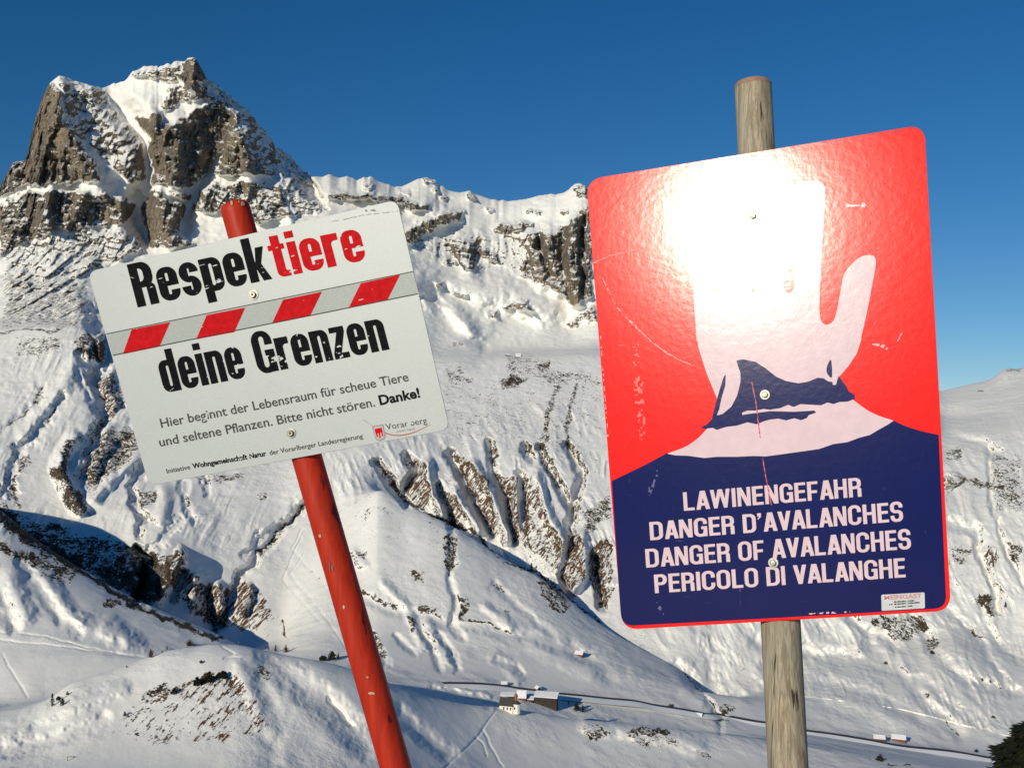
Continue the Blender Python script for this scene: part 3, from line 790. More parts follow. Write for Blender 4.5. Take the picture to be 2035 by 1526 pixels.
S = 1 - disp / Y
X3 = (U - CX) / F * Y * S; Y3 = Y * S; Z3 = (CY - V) / F * Y * S
P3 = np.stack([X3, Y3, Z3], -1)
# slope -> bare rock where it is too steep to hold snow
du = np.gradient(P3, axis=1); dv = np.gradient(P3, axis=0)
Nn = np.cross(du, dv); Nn /= np.linalg.norm(Nn, axis=-1, keepdims=True) + 1e-12
nz = np.abs(Nn[..., 2])
steep = sstep(0.72, 0.40, nz)
sunny = np.where(Nn[..., 1:2] > 0, -Nn, Nn)          # normal turned towards the viewer
left = sstep(0.30, 0.72, -sunny[..., 0]) * sstep(0.80, 0.60, nz)
reg = sstep(620, 700, V) * front * (Y > 700)
tuft = tuft + reg * (0.42 * left + 0.10 * fbm(U / 26., V / 26., octv=3, seed=131) + 0.10)
tuft = tuft + front * 0.12 * sstep(0, .5, fbm(Xw / 60, Y / 60, octv=3, seed=133)) * sstep(800, 900, V)
rockf = np.clip(rock, 0, 1.1) * 0.68 + (steep - 0.45) * (0.55 * sstep(0.12, 0.5, rock)) + 0.10 * blk * (rock > 0.2)
rockf = np.where(seg[:, None] >= KS, 0.3, rockf)
rockf = rockf.astype(np.float32)

def grid_mesh(name, P, mat, attrs):
    nr, nc = P.shape[:2]
    me = bpy.data.meshes.new(name)
    me.vertices.add(nr * nc)
    me.vertices.foreach_set('co', P.reshape(-1).astype(np.float32))
    idx = np.arange(nr * nc).reshape(nr, nc)
    q = np.stack([idx[:-1, :-1], idx[:-1, 1:], idx[1:, 1:], idx[1:, :-1]], -1).reshape(-1, 4)
    me.loops.add(q.size)
    me.loops.foreach_set('vertex_index', q.reshape(-1).astype(np.int32))
    me.polygons.add(len(q))
    me.polygons.foreach_set('loop_start', (np.arange(len(q)) * 4).astype(np.int32))
    me.polygons.foreach_set('use_smooth', np.ones(len(q), bool))
    me.update(calc_edges=True)
    for k, a in attrs.items():
        at = me.attributes.new(k, 'FLOAT', 'POINT')
        at.data.foreach_set('value', a.reshape(-1).astype(np.float32))
    me.materials.append(mat)
    o = bpy.data.objects.new(name, me)
    col.objects.link(o)
    return o

def surf(u, v):
    """the visible terrain point seen in that direction"""
    c = int(np.clip(np.searchsorted(ucols, u), 0, NU - 1))
    vv = V[:, c]
    for i in range(9, NR - 1):
        a, b = vv[i], vv[i + 1]
        if a >= v > b:
            t = (a - v) / max(a - b, 1e-6)
            return Vector(P3[i, c] * (1 - t) + P3[i + 1, c] * t)
    return Vector(P3[NR - 30, c])

# terrain material
t = NT('snow_and_rock')
arock, arust = t.attr('rock'), t.attr('rust')
traw = t.attr('tuft')
atuft = t.math('ADD', t.math('MINIMUM', traw, 0.68), t.math('MULTIPLY', t.math('MULTIPLY', t.step(traw, 0.88, 1.0), t.math('SUBTRACT', 1.0, arust)), 0.24))
p = t.pos()
n1 = t.noise(0.045, 6, 0.62, p)
n2 = t.noise(0.19, 5, 0.72, t.pos((0.75, 0.75, 1.9), (0, 0.12, 0)))
n3 = t.noise(0.34, 5, 0.75, t.pos((1, 0.7, 2.0), (0, 0.35, 0)))
mr = t.math('ADD', arock, t.math('MULTIPLY', t.math('SUBTRACT', n1, 0.5), 0.55))
mr = t.math('ADD', mr, t.math('MULTIPLY', t.math('SUBTRACT', n2, 0.5), 1.45))
mrock = t.step(mr, 0.40, 0.50)
n3n = t.noise(0.62, 5, 0.72, t.pos((0.8, 0.7, 2.0), (0, 0.35, 0)))
fn = t.attr('fine')
n3 = t.math('ADD', t.math('MULTIPLY', n3, t.math('SUBTRACT', 1.0, fn)), t.math('MULTIPLY', n3n, fn))
def dotp(v):
    nd = t.n('VectorMath', operation='DOT_PRODUCT'); g_ = t.n('NewGeometry'); t.l(g_.outputs['Position'], nd.inputs[0]); nd.inputs[1].default_value = v
    return nd.outputs['Value']
cxyz = t.n('CombineXYZ')                         # snow lies in thin strips down the fall line of the bare sunny faces
t.l(dotp((0.24, 0.02, -0.22)), cxyz.inputs[0]); t.l(dotp((0.022, 0.014, 0.026)), cxyz.inputs[1]); t.l(dotp((0.04, -0.09, 0.02)), cxyz.inputs[2])
stk_n = t.math('ADD', t.math('MULTIPLY', t.math('SUBTRACT', t.noise(1.7, 4, 0.75, cxyz.outputs[0]), 0.51), 2.0), 0.5)
rs_ = t.math('MULTIPLY', arust, 0.8)
n3 = t.math('ADD', t.math('MULTIPLY', n3, t.math('SUBTRACT', 1.0, rs_)), t.math('MULTIPLY', stk_n, rs_))
tn = t.noise(0.11, 3, 0.6, p)
mt_ = t.math('ADD', atuft, t.math('MULTIPLY', t.math('SUBTRACT', n3, 0.5), 2.5))
mt_ = t.math('ADD', mt_, t.math('MULTIPLY', t.math('SUBTRACT', tn, 0.5), 1.1))
mtuft = t.step(mt_, 0.58, 0.68)
rc = t.mix(t.step(t.noise(0.018, 5, 0.65, t.pos((1, 1, 0.5))), 0.40, 0.64), (0.20, 0.178, 0.150), (0.40, 0.315, 0.21))
rc = t.mix(t.step(t.noise(0.13, 5, 0.72, t.pos((1, 1, 0.16))), 0.46, 0.62), rc, (0.125, 0.112, 0.098))
rc = t.mix(t.math('MULTIPLY', t.step(t.noise(0.20, 4, 0.7, t.pos((0.5, 0.5, 1.3), (0, 0.16, 0))), 0.50, 0.66), 0.6), rc, (0.45, 0.385, 0.30))
tc_ = t.mix(t.step(n2, 0.35, 0.65), (0.035, 0.027, 0.018), (0.085, 0.065, 0.04))
tru = t.mix(t.step(n2, 0.35, 0.65), (0.095, 0.048, 0.024), (0.165, 0.092, 0.048))
tc_ = t.mix(arust, tc_, tru)
sc_ = t.mix(t.noise(0.01, 3, 0.5, p), (0.81, 0.80, 0.765), (0.87, 0.855, 0.81))
c_ = t.mix(mrock, sc_, rc)
c_ = t.mix(mtuft, c_, tc_)
t.set('Base Color', c_)
t.set('Roughness', 0.85)
t.set('Specular IOR Level', 0.15)
crust = t.step(t.noise(0.012, 3, 0.6, p), 0.42, 0.62)
hh = t.math('ADD', t.math('MULTIPLY', t.noise(0.06, 6, 0.6, p), t.math('ADD', 0.5, t.math('MULTIPLY', crust, 1.6))), t.math('MULTIPLY', t.math('ADD', t.noise(0.17, 5, 0.7, t.pos((1, 1, 0.14))), t.noise(0.16, 4, 0.7, t.pos((0.35, 0.35, 1.3), (0, 0.16, 0)))), t.math('MULTIPLY', mrock, 15.0)))
hh = t.math('ADD', hh, t.math('MULTIPLY', mtuft, 0.35))
t.set('Normal', t.bump(hh, 0.7, 1.6))
terrain = grid_mesh('mountain_terrain', P3, t.m, {'rock': rockf, 'tuft': tuft, 'rust': rust, 'fine': sstep(950, 650, Y)})
tag(terrain, kind='structure')

# near slope that carries the sign posts
ts = NT('near_snow')
ts.set('Base Color', ts.mix(ts.noise(1.5, 4, 0.5, ts.pos()), (0.81, 0.80, 0.77), (0.87, 0.855, 0.82)))
ts.set('Roughness', 0.8)
ts.set('Normal', ts.bump(ts.noise(3.0, 5, 0.6, ts.pos()), 0.4, 0.1))
gx = np.concatenate([np.linspace(-220, -12, 30), np.linspace(-11, 11, 60), np.linspace(12, 220, 30)])
gy = np.concatenate([np.linspace(-60, -3, 20), np.linspace(-2, 12, 60), np.linspace(13, 255, 40)])
GX, GY = np.meshgrid(gx, gy)
def near_z(x, y):
    x = np.asarray(x, float); y = np.asarray(y, float)
    s = np.where(y > 0, -0.43 * y, -0.09 * y)
    return -1.75 + s + 0.10 * fbm(x / 2.5, y / 2.5, octv=3, seed=81) + 0.5 * fbm(x / 18, y / 18, octv=2, seed=83) * np.clip((y - 4) / 20, 0, 1)
NP = np.stack([GX, GY, near_z(GX, GY)], -1)
tag(grid_mesh('snow_slope', NP, ts.m, {}), kind='structure')
# ------------------------------------------------------------------ flat artwork: distance fields -> clean cut-out sheets
def contour_polys(D, xs, ys):
    """cells of a distance grid that are inside (D < 0), boundary cells clipped, full runs merged"""
    ny, nx = D.shape
    ins = D < 0
    a = ins[:-1, :-1]; b = ins[:-1, 1:]; c = ins[1:, 1:]; d = ins[1:, :-1]
    cnt = a.astype(int) + b + c + d
    polys = []
    full = cnt == 4
    for j in range(ny - 1):
        rowf = full[j]
        if rowf.any():
            e = np.diff(np.concatenate([[0], rowf.astype(np.int8), [0]]))
            for s0, s1 in zip(np.where(e == 1)[0], np.where(e == -1)[0]):
                polys.append([(xs[s0], ys[j]), (xs[s1], ys[j]), (xs[s1], ys[j + 1]), (xs[s0], ys[j + 1])])
        for i in np.where((cnt[j] > 0) & (cnt[j] < 4))[0]:
            P = [(xs[i], ys[j], D[j, i]), (xs[i + 1], ys[j], D[j, i + 1]), (xs[i + 1], ys[j + 1], D[j + 1, i + 1]), (xs[i], ys[j + 1], D[j + 1, i])]
            q = []
            for k in range(4):
                p0, p1 = P[k], P[(k + 1) % 4]
                if p0[2] < 0: q.append((p0[0], p0[1]))
                if (p0[2] < 0) != (p1[2] < 0):
                    t = p0[2] / (p0[2] - p1[2])
                    q.append((p0[0] + (p1[0] - p0[0]) * t, p0[1] + (p1[1] - p0[1]) * t))
            if len(q) >= 3: polys.append(q)
    return polys

class Panel:
    """a flat sign plate: turns photo pixels into points of its plane"""
    def __init__(self, u, v, depth, yaw, pitch):
        self.n = Vector((-math.sin(yaw) * math.cos(pitch), -math.cos(yaw) * math.cos(pitch), math.sin(pitch)))   # faces the viewer
        self.o = pt(u, v, depth)
    def at(self, u, v, h=0.0):
        r = ray(u, v)
        q = self.o + self.n * h
        return r * (q.dot(self.n) / r.dot(self.n))
    def sheet(self, name, polys, h, mat, parent):
        vs_, fs_ = [], []
        for q in polys:
            b = len(vs_)
            vs_ += [self.at(x, y, h) for x, y in q]
            fs_.append(range(b, b + len(q)))
        o = mesh_obj(name, vs_, fs_, mat, parent)
        fix_normals(o, self.n)
        return o
    def art(self, name, dist, box, step, h, mat, parent):
        xs = np.arange(box[0], box[2] + step, step); ys = np.arange(box[1], box[3] + step, step)
        XX, YY_ = np.meshgrid(xs, ys)
        return self.sheet(name, contour_polys(dist(XX, YY_), xs, ys), h, mat, parent)
    def plate(self, name, outline, thick, mat, parent, bevel=0.0006):
        n = len(outline)
        f0 = [self.at(x, y, 0) for x, y in outline]
        cen = sum(f0, Vector()) / n
        fi = [p - (p - cen).normalized() * bevel for p in f0]
        fb = [p - self.n * bevel for p in f0]
        bk = [p - self.n * thick for p in f0]
        vs_ = fi + fb + bk
        fs_ = [list(range(n)), list(range(3 * n - 1, 2 * n - 1, -1))]
        for i in range(n):
            j = (i + 1) % n
            fs_.append([i, j, n + j, n + i]); fs_.append([n + i, n + j, 2 * n + j, 2 * n + i])
        o = mesh_obj(name, vs_, fs_, mat, parent)
        bm = bmesh.new(); bm.from_mesh(o.data); bmesh.ops.recalc_face_normals(bm, faces=bm.faces); bm.to_mesh(o.data); bm.free()
        return o

def fix_normals(o, n):
    bm = bmesh.new(); bm.from_mesh(o.data)
    fl = [f for f in bm.faces if f.normal.dot(n) < 0]
    if fl: bmesh.ops.reverse_faces(bm, faces=fl)
    bm.to_mesh(o.data); bm.free()

def rounded(corners, rad, n=7):
    out = []
    N = len(corners)
    for i in range(N):
        p0, p1, p2 = [np.array(corners[k % N], float) for k in (i - 1, i, i + 1)]
        a = (p0 - p1) / np.linalg.norm(p0 - p1); b = (p2 - p1) / np.linalg.norm(p2 - p1)
        s0, s1 = p1 + a * rad, p1 + b * rad
        for k in range(n + 1):
            t = k / n
            w = 0.86
            m = (1 - t) ** 2 * s0 + 2 * t * (1 - t) * p1 * w + 2 * t * (1 - t) * (1 - w) * (s0 + s1) / 2 + t * t * s1
            out.append(tuple(m))
    return out

# ---- letterforms (cap height 1), built from bars, rings and slants
def glyph(ch, X, Y, st, hs):
    """distance field and width of one letter; st / hs are the stem and bar weights"""
    bar = lambda x0, y0, x1, y1: sd_rect(X, Y, x0, y0, x1, y1)
    def ring(x0, y0, x1, y1, r=0.24):
        o_ = sd_rrect(X, Y, x0, y0, x1, y1, r)
        i_ = sd_rrect(X, Y, x0 + st, y0 + hs, x1 - st, y1 - hs, max(r - st * 0.75, 0.03))
        return np.maximum(o_, -i_)
    U_ = lambda *a: np.minimum.reduce(a)
    sub = lambda a, b: np.maximum(a, -b)
    pl = lambda *p: sd_poly(X, Y, p)
    if ch.islower() and ch not in 'kdbltif':
        xh = 0.77
    xh = 0.77
    if ch == 'L': return U_(bar(0, 0, st, 1), bar(0, 0, .47, hs)), .47
    if ch == 'I': return bar(0, 0, st, 1), st
    if ch == 'E': return U_(bar(0, 0, st, 1), bar(0, 0, .48, hs), bar(0, .5 - hs / 2 + .02, .45, .5 + hs / 2 + .02), bar(0, 1 - hs, .48, 1)), .48
    if ch == 'F': return U_(bar(0, 0, st, 1), bar(0, .46 - hs / 2, .42, .46 + hs / 2), bar(0, 1 - hs, .46, 1)), .46
    if ch == 'H': return U_(bar(0, 0, st, 1), bar(.56 - st, 0, .56, 1), bar(0, .5 - hs / 2 + .02, .56, .5 + hs / 2 + .02)), .56
    if ch == 'N': return U_(bar(0, 0, st * .93, 1), bar(.57 - st * .93, 0, .57, 1), pl((0, 1), (st * 1.15, 1), (.57, 0), (.57 - st * 1.15, 0))), .57
    if ch == 'A':
        return U_(pl((0, 0), (.19, 1), (.19 + st * 1.12, 1), (st * 1.08, 0)), pl((.60, 0), (.41, 1), (.41 - st * 1.12, 1), (.60 - st * 1.08, 0)), bar(.12, .2, .48, .2 + hs)), .60
    if ch == 'V': return U_(pl((0, 1), (st * 1.08, 1), (.37, 0), (.2, 0)), pl((.57, 1), (.57 - st * 1.08, 1), (.2, 0), (.37, 0))), .57
    if ch == 'W':
        w = st * 1.0
        return U_(pl((0, 1), (w, 1), (.29, 0), (.14, 0)), pl((.50, 1), (.50 - w, 1), (.14, 0), (.29, 0)), pl((.36, 1), (.36 + w, 1), (.72, 0), (.57, 0)), pl((.86, 1), (.86 - w, 1), (.57, 0), (.72, 0))), .86
    if ch == 'O': return ring(0, -.01, .58, 1.01, .27), .58
    if ch == 'C': return sub(ring(0, -.01, .56, 1.01, .26), bar(.3, .37, .9, .64)), .56
    if ch == 'G': return U_(sub(ring(0, -.01, .57, 1.01, .26), bar(.3, .30, .9, .66)), bar(.57 - st, .0, .57, .54), bar(.31, .54 - hs, .57, .54)), .57
    if ch == 'D':
        o_ = np.maximum(sd_rrect(X, Y, -.4, 0, .57, 1, .26), -X)
        i_ = np.maximum(sd_rrect(X, Y, -.4, hs, .57 - st, 1 - hs, .13), st - X)
        return sub(o_, i_), .57
    if ch == 'P' or ch == 'R':
        yb = .42
        o_ = np.maximum(sd_rrect(X, Y, -.4, yb, .54, 1, .24), -X)
        i_ = np.maximum(sd_rrect(X, Y, -.4, yb + hs, .54 - st, 1 - hs, .11), st - X)
        d = U_(sub(o_, i_), bar(0, 0, st, 1))
        if ch == 'R':
            leg = np.maximum(sd_rrect(X, Y, .54 - st - .25, -.5, .545, .50, .12), -bar(-.5, -1, .545 - st, .5))
            d = U_(d, np.maximum(leg, -Y))
            return d, .56
        return d, .54
    if ch == 'S' or ch == 's':
        H = 1.02 if ch == 'S' else xh
        y0 = -.01 if ch == 'S' else 0
        m = H * .5
        W = .54 if ch == 'S' else .47
        up = sub(ring(0, m - hs * .55, W, H, .24), bar(W * .5, m - hs * .55 - .3, 1.2, H * .69))
        up = np.where(True, up, up)
        lo = sub(ring(0, y0, W, m + hs * .55, .24), bar(-1, H * .31, W * .5, m + .6))
        return U_(sub(up, bar(W * .5, m - 1, W + .2, m + hs * .0 - hs * .6)), lo), W
    if ch == "'": return pl((.0, 1), (st, 1), (st * .95, .8), (.03, .66), (.0, .70), (st * .5, .82), (0, .82)), st
    if ch == 'e':
        W = .50
        d = sub(ring(0, 0, W, xh, .22), bar(W - st - .02, .235, 1.2, .335))
        return U_(d, bar(st * .6, .335, W, .335 + hs * .85)), W
    if ch == 'p' or ch == 'd':
        W = .51
        d = ring(0, 0, W, xh, .20)
        d = U_(d, bar(0, -.24, st, xh)) if ch == 'p' else U_(d, bar(W - st, 0, W, 1.02))
        return d, W
    if ch == 'k':
        return U_(bar(0, 0, st, 1.02), np.maximum(U_(pl((st - .02, .30), (.30, xh), (.50, xh), (st + .10, .28)), pl((.17, .42), (.31, .50), (.53, 0), (.32, 0))), -(X - st + .03))), .53
    if ch == 't':
        st2 = st
        d = bar(.09, .12, .09 + st2, .98)
        foot = np.maximum(sd_rrect(X, Y, .09, 0, .60, .4, .14), -sd_rrect(X, Y, .09 + st2, hs, .8, .6, .05))
        foot = np.maximum(foot, X - .40)
        return U_(d, np.maximum(foot, Y - .2), bar(0, xh - .125, .39, xh)), .40
    if ch == 'i': return U_(bar(0, 0, st, xh), bar(0, .86, st, 1.02)), st
    if ch == 'r':
        hook = np.maximum(sd_rrect(X, Y, .0, .2, .62, xh, .20), -sd_rrect(X, Y, st, 0, .8, xh - hs * 1.25, .08))
        hook = np.maximum(np.maximum(hook, X - .39), -(Y - xh + .22))
        return U_(bar(0, 0, st, xh), hook), .39
    if ch == 'n':
        W = .51
        d = np.maximum(np.maximum(sd_rrect(X, Y, 0, -.6, W, xh, .19), -sd_rrect(X, Y, st, -.8, W - st, xh - hs, .07)), -Y)
        return U_(d, bar(0, 0, st, xh)), W
    if ch == 'z': return U_(bar(.01, xh - hs, .43, xh), bar(0, 0, .43, hs), pl((0, hs), (.22, hs), (.43, xh - hs), (.21, xh - hs))), .43
    return None, .26

def word_field(text, st, hs, gap, fix=None):
    """returns width and a function giving the distance field in letter units"""
    x = 0; pos_ = []
    Z = np.zeros((1, 1))
    for ch in text:
        if ch == ' ':
            x += .28; continue
        w = glyph(ch, Z, Z, st, hs)[1]
        pos_.append((ch, x, w)); x += w + gap
        if ch in 'AV': x -= .045
    total = x - gap
    def f(X, Y):
        D = np.full(X.shape, 9.0)
        for ch, x0, w in pos_:
            c = np.where((X > x0 - .15) & (X < x0 + w + .15))
            if len(c[0]) == 0: continue
            d, _ = glyph(ch, X[c] - x0, Y[c], st, hs)
            D[c] = np.minimum(D[c], d)
        return D
    return total, f

def text_art(panel, name, text, p0, p1, h0, h1, up, st, hs, gap, h, mat, parent, wear=None, step=0.7, desc=0.0):
    """letters whose baseline runs from pixel p0 to p1, growing from height h0 to h1"""
    W, f = word_field(text, st, hs, gap)
    p0 = np.array(p0, float); p1 = np.array(p1, float); up = np.array(up, float) / np.linalg.norm(up)
    ax = (p1 - p0) / W
    def dist(XX, YY_):
        dx, dy = XX - p0[0], YY_ - p0[1]
        det = ax[0] * up[1] - ax[1] * up[0]
        a = (dx * up[1] - dy * up[0]) / det
        b = (ax[0] * dy - ax[1] * dx) / det
        hh = h0 + (h1 - h0) * np.clip(a / W, 0, 1)
        d = f(a, b / hh) * 0.5 * (np.linalg.norm(ax) + hh)
        if wear is not None: d = np.maximum(d, wear(XX, YY_))
        return d
    cs = [p0, p1, p0 + up * h0 * 1.1, p1 + up * h1 * 1.1, p0 - up * h0 * (desc + .06), p1 - up * h1 * (desc + .06)]
    xs_ = [c[0] for c in cs]; ys_ = [c[1] for c in cs]
    return panel.art(name, dist, (min(xs_) - 3, min(ys_) - 3, max(xs_) + 3, max(ys_) + 3), step, h, mat, parent)

def font_art(panel, name, text, p0, p1, height, up, h, mat, parent, bold=0.0, wear=None):
    """small lettering from the built-in typeface, fitted between two pixels"""
    cu = bpy.data.curves.new(name, 'FONT'); cu.body = text; cu.size = 1.0; cu.offset = bold; cu.resolution_u = 3; cu.fill_mode = 'FRONT'
    ob = bpy.data.objects.new(name, cu); col.objects.link(ob)
    dg = bpy.context.evaluated_depsgraph_get(); dg.update()
    me = ob.evaluated_get(dg).to_mesh()
    co = np.array([v.co[:2] for v in me.vertices]); fs_ = [tuple(q.vertices) for q in me.polygons]
    ob.evaluated_get(dg).to_mesh_clear(); bpy.data.objects.remove(ob); bpy.data.curves.remove(cu)
    x0, x1 = co[:, 0].min(), co[:, 0].max()
    p0 = np.array(p0, float); p1 = np.array(p1, float); up = np.array(up, float) / np.linalg.norm(up)
    P = p0 + (co[:, :1] - x0) / (x1 - x0) * (p1 - p0) + co[:, 1:] / 0.729 * height * up
    if wear is not None:
        cen = np.array([P[list(q)].mean(0) for q in fs_])
        w_ = wear(cen[:, 0], cen[:, 1])
        fs_ = [q for q, a in zip(fs_, w_) if a < 0]
    o = mesh_obj(name, [panel.at(x, y, h) for x, y in P], fs_, mat, parent)
    fix_normals(o, panel.n)
    return o

def scratch(n_thr, sx, sy, ang, seed, spots=()):
    """chips and cracks in old lettering: > 0 where the paint is gone"""
    ca, sa = math.cos(ang), math.sin(ang)
    def f(X, Y):
        a = X * ca + Y * sa; b = -X * sa + Y * ca
        n = fbm(a / sx, b / sy, octv=3, seed=seed)
        thr = np.full(np.shape(X), n_thr)
        for (x, y, r, k) in spots:
            thr = thr - k * np.exp(-((X - x) ** 2 + (Y - y) ** 2) / (r * r))
        return (n - thr) * sy * 2.2
    return f

# ------------------------------------------------------------------ materials of the signs and posts
def sign_paint(name, color, rough=0.6, coat=1.0, crough=0.155, scratch_amt=0.28, bump=0.034, tint=None):
    """enamel on retro-reflective sheet under a glossy, orange-peel clear coat with scuffs"""
    t = NT(name)
    p = t.pos()
    n = t.noise(35, 3, 0.6, p)
    col_ = t.mix(t.step(n, 0.35, 0.7), tuple(c * 0.93 for c in color), color)
    s1 = t.noise(1.0, 4, 0.7, t.pos((14, 14, 170), (0, 0.35, 0)))
    s2 = t.noise(1.0, 4, 0.7, t.pos((120, 60, 9), (0, -0.25, 0)))
    sc = t.math('MULTIPLY', t.math('MAXIMUM', t.step(s1, 0.67, 0.74), t.step(s2, 0.66, 0.74)), t.step(t.noise(5, 2, 0.5, p), 0.46, 0.66))
    sc = t.math('MULTIPLY', sc, scratch_amt)
    t.set('Base Color', t.mix(sc, col_, (0.72, 0.55, 0.55)))
    t.set('Roughness', rough)
    t.set('Specular IOR Level', 0.03)
    t.set('Coat IOR', 1.36)
    t.set('Coat Weight', coat)
    t.set('Coat Roughness', crough)
    op = t.math('ADD', t.noise(75, 2, 0.5, p), t.math('MULTIPLY', t.noise(22, 3, 0.5, p), 0.9))
    b = t.bump(op, bump, 0.004)
    t.set('Coat Normal', b)
    t.set('Normal', t.bump(op, bump * 0.5, 0.004))
    return t.m

M_RED = sign_paint('red_reflective_paint', (0.92, 0.009, 0.002))
M_BLUE = sign_paint('dark_blue_reflective_paint', (0.0005, 0.003, 0.078), scratch_amt=0.22)
M_PALE = sign_paint('pale_pink_reflective_paint', (0.72, 0.54, 0.57), scratch_amt=0.1)
t = NT('worn_red_scratch'); t.set('Base Color', (0.55, 0.05, 0.08)); t.set('Roughness', 0.5); M_SCR = t.m
t = NT('pale_scuff'); t.set('Base Color', (0.80, 0.42, 0.40)); t.set('Roughness', 0.6); M_SCUFF = t.m

t = NT('silver_sheet')
p = t.pos()
g1 = t.noise(420, 2, 0.6, p); g2 = t.noise(9, 4, 0.6, p)
cc = t.mix(t.step(g1, 0.3, 0.72), (0.40, 0.425, 0.415), (0.44, 0.465, 0.45))
cc = t.mix(t.math('MULTIPLY', t.step(g2, 0.55, 0.75), 0.35), cc, (0.37, 0.395, 0.38))
t.set('Base Color', cc); t.set('Roughness', 0.5); t.set('Metallic', 0.12); t.set('Specular IOR Level', 0.6)
t.set('Normal', t.bump(g1, 0.08, 0.001))
M_SILVER = t.m
M_BAND = simple_mat('greenish_grey_band', (0.33, 0.36, 0.33), 0.5, 300, 0.08, obj=False)
M_BLACK = simple_mat('black_lettering_film', (0.008, 0.008, 0.009), 0.55, 120, 0.3, obj=False)
M_REDFILM = simple_mat('red_lettering_film', (0.52, 0.010, 0.014), 0.55, 90, 0.14, obj=False)
for m_ in (M_BLACK, M_REDFILM): m_.node_tree.nodes['Principled BSDF'].inputs['Specular IOR Level'].default_value = 0.02
M_GREYPRINT = simple_mat('grey_print', (0.022, 0.023, 0.024), 0.6)
M_LOGOGREY = simple_mat('logo_grey', (0.26, 0.26, 0.26), 0.5)
M_STEEL = simple_mat('zinc_steel', (0.30, 0.30, 0.27), 0.5, 150, 0.2, metallic=1.0, obj=False)
M_BRASS = simple_mat('dull_bolt_steel', (0.42, 0.37, 0.25), 0.34, 150, 0.25, metallic=1.0, obj=False)
M_DARKHOLE = simple_mat('bolt_socket', (0.06, 0.05, 0.035), 0.5)
M_STICKER = simple_mat('grey_sticker', (0.50, 0.52, 0.52), 0.4, 40, 0.1, obj=False)
M_STICKERRED = simple_mat('faded_red_print', (0.52, 0.16, 0.18), 0.5)

# weathered wood of the right-hand post
t = NT('weathered_wood')
p = t.pos((1, 1, 1))
gr = t.noise(1.0, 5, 0.65, t.pos((140, 140, 4.0)), 0.9)
gr2 = t.noise(1.0, 4, 0.6, t.pos((30, 30, 1.4)), 1.6)
blot = t.noise(7, 4, 0.6, t.pos((1, 1, 0.5)))
cw = t.mix(t.step(gr, 0.32, 0.70), (0.20, 0.160, 0.108), (0.46, 0.39, 0.275))
cw = t.mix(t.math('MULTIPLY', t.step(gr2, 0.50, 0.68), 0.6), cw, (0.25, 0.185, 0.11))
cw = t.mix(t.math('MULTIPLY', t.step(blot, 0.5, 0.75), 0.45), cw, (0.33, 0.335, 0.27))
ck = t.noise(1.0, 3, 0.6, t.pos((62, 62, 0.9)), 0.4)
crack = t.step(ck, 0.68, 0.74)
cw = t.mix(crack, cw, (0.055, 0.043, 0.03))
t.set('Base Color', cw); t.set('Roughness', 0.8); t.set('Specular IOR Level', 0.2)
t.set('Normal', t.bump(t.math('SUBTRACT', gr, crack), 0.5, 0.004))
M_WOOD = t.m
t = NT('reddish_end_grain'); t.set('Base Color', t.mix(t.noise(60, 3, 0.6, t.pos()), (0.22, 0.12, 0.075), (0.38, 0.23, 0.15))); t.set('Roughness', 0.85); M_ENDGRAIN = t.m
# painted wood of the left-hand post
t = NT('red_painted_wood')
p = t.pos()
gr = t.noise(1.0, 4, 0.6, t.pos((80, 80, 3.5)), 0.5)
cw = t.mix(t.step(gr, 0.35, 0.7), (0.38, 0.022, 0.007), (0.50, 0.034, 0.009))
cw = t.mix(t.math('MULTIPLY', t.step(t.noise(6, 5, 0.65, t.pos((1, 1, .5))), 0.54, 0.72), 0.5), cw, (0.30, 0.035, 0.022))
chip = t.math('MULTIPLY', t.step(t.noise(30, 3, 0.6, t.pos((1, 1, 0.7))), 0.69, 0.715), t.step(t.noise(5, 2, 0.5, p), 0.44, 0.6))
cw = t.mix(chip, cw, (0.46, 0.30, 0.20))
ck = t.step(t.noise(1.0, 3, 0.55, t.pos((42, 42, 0.6)), 0.3), 0.655, 0.69)
cw = t.mix(ck, cw, (0.10, 0.010, 0.008))
t.set('Base Color', cw); t.set('Roughness', 0.5); t.set('Specular IOR Level', 0.2)
t.set('Normal', t.bump(t.math('SUBTRACT', t.math('MULTIPLY', gr, 0.5), t.math('ADD', ck, chip)), 0.35, 0.002))
M_REDWOOD = t.m
M_BARE = simple_mat('bare_wood_chip', (0.52, 0.40, 0.27), 0.8, 80, 0.3, obj=False)

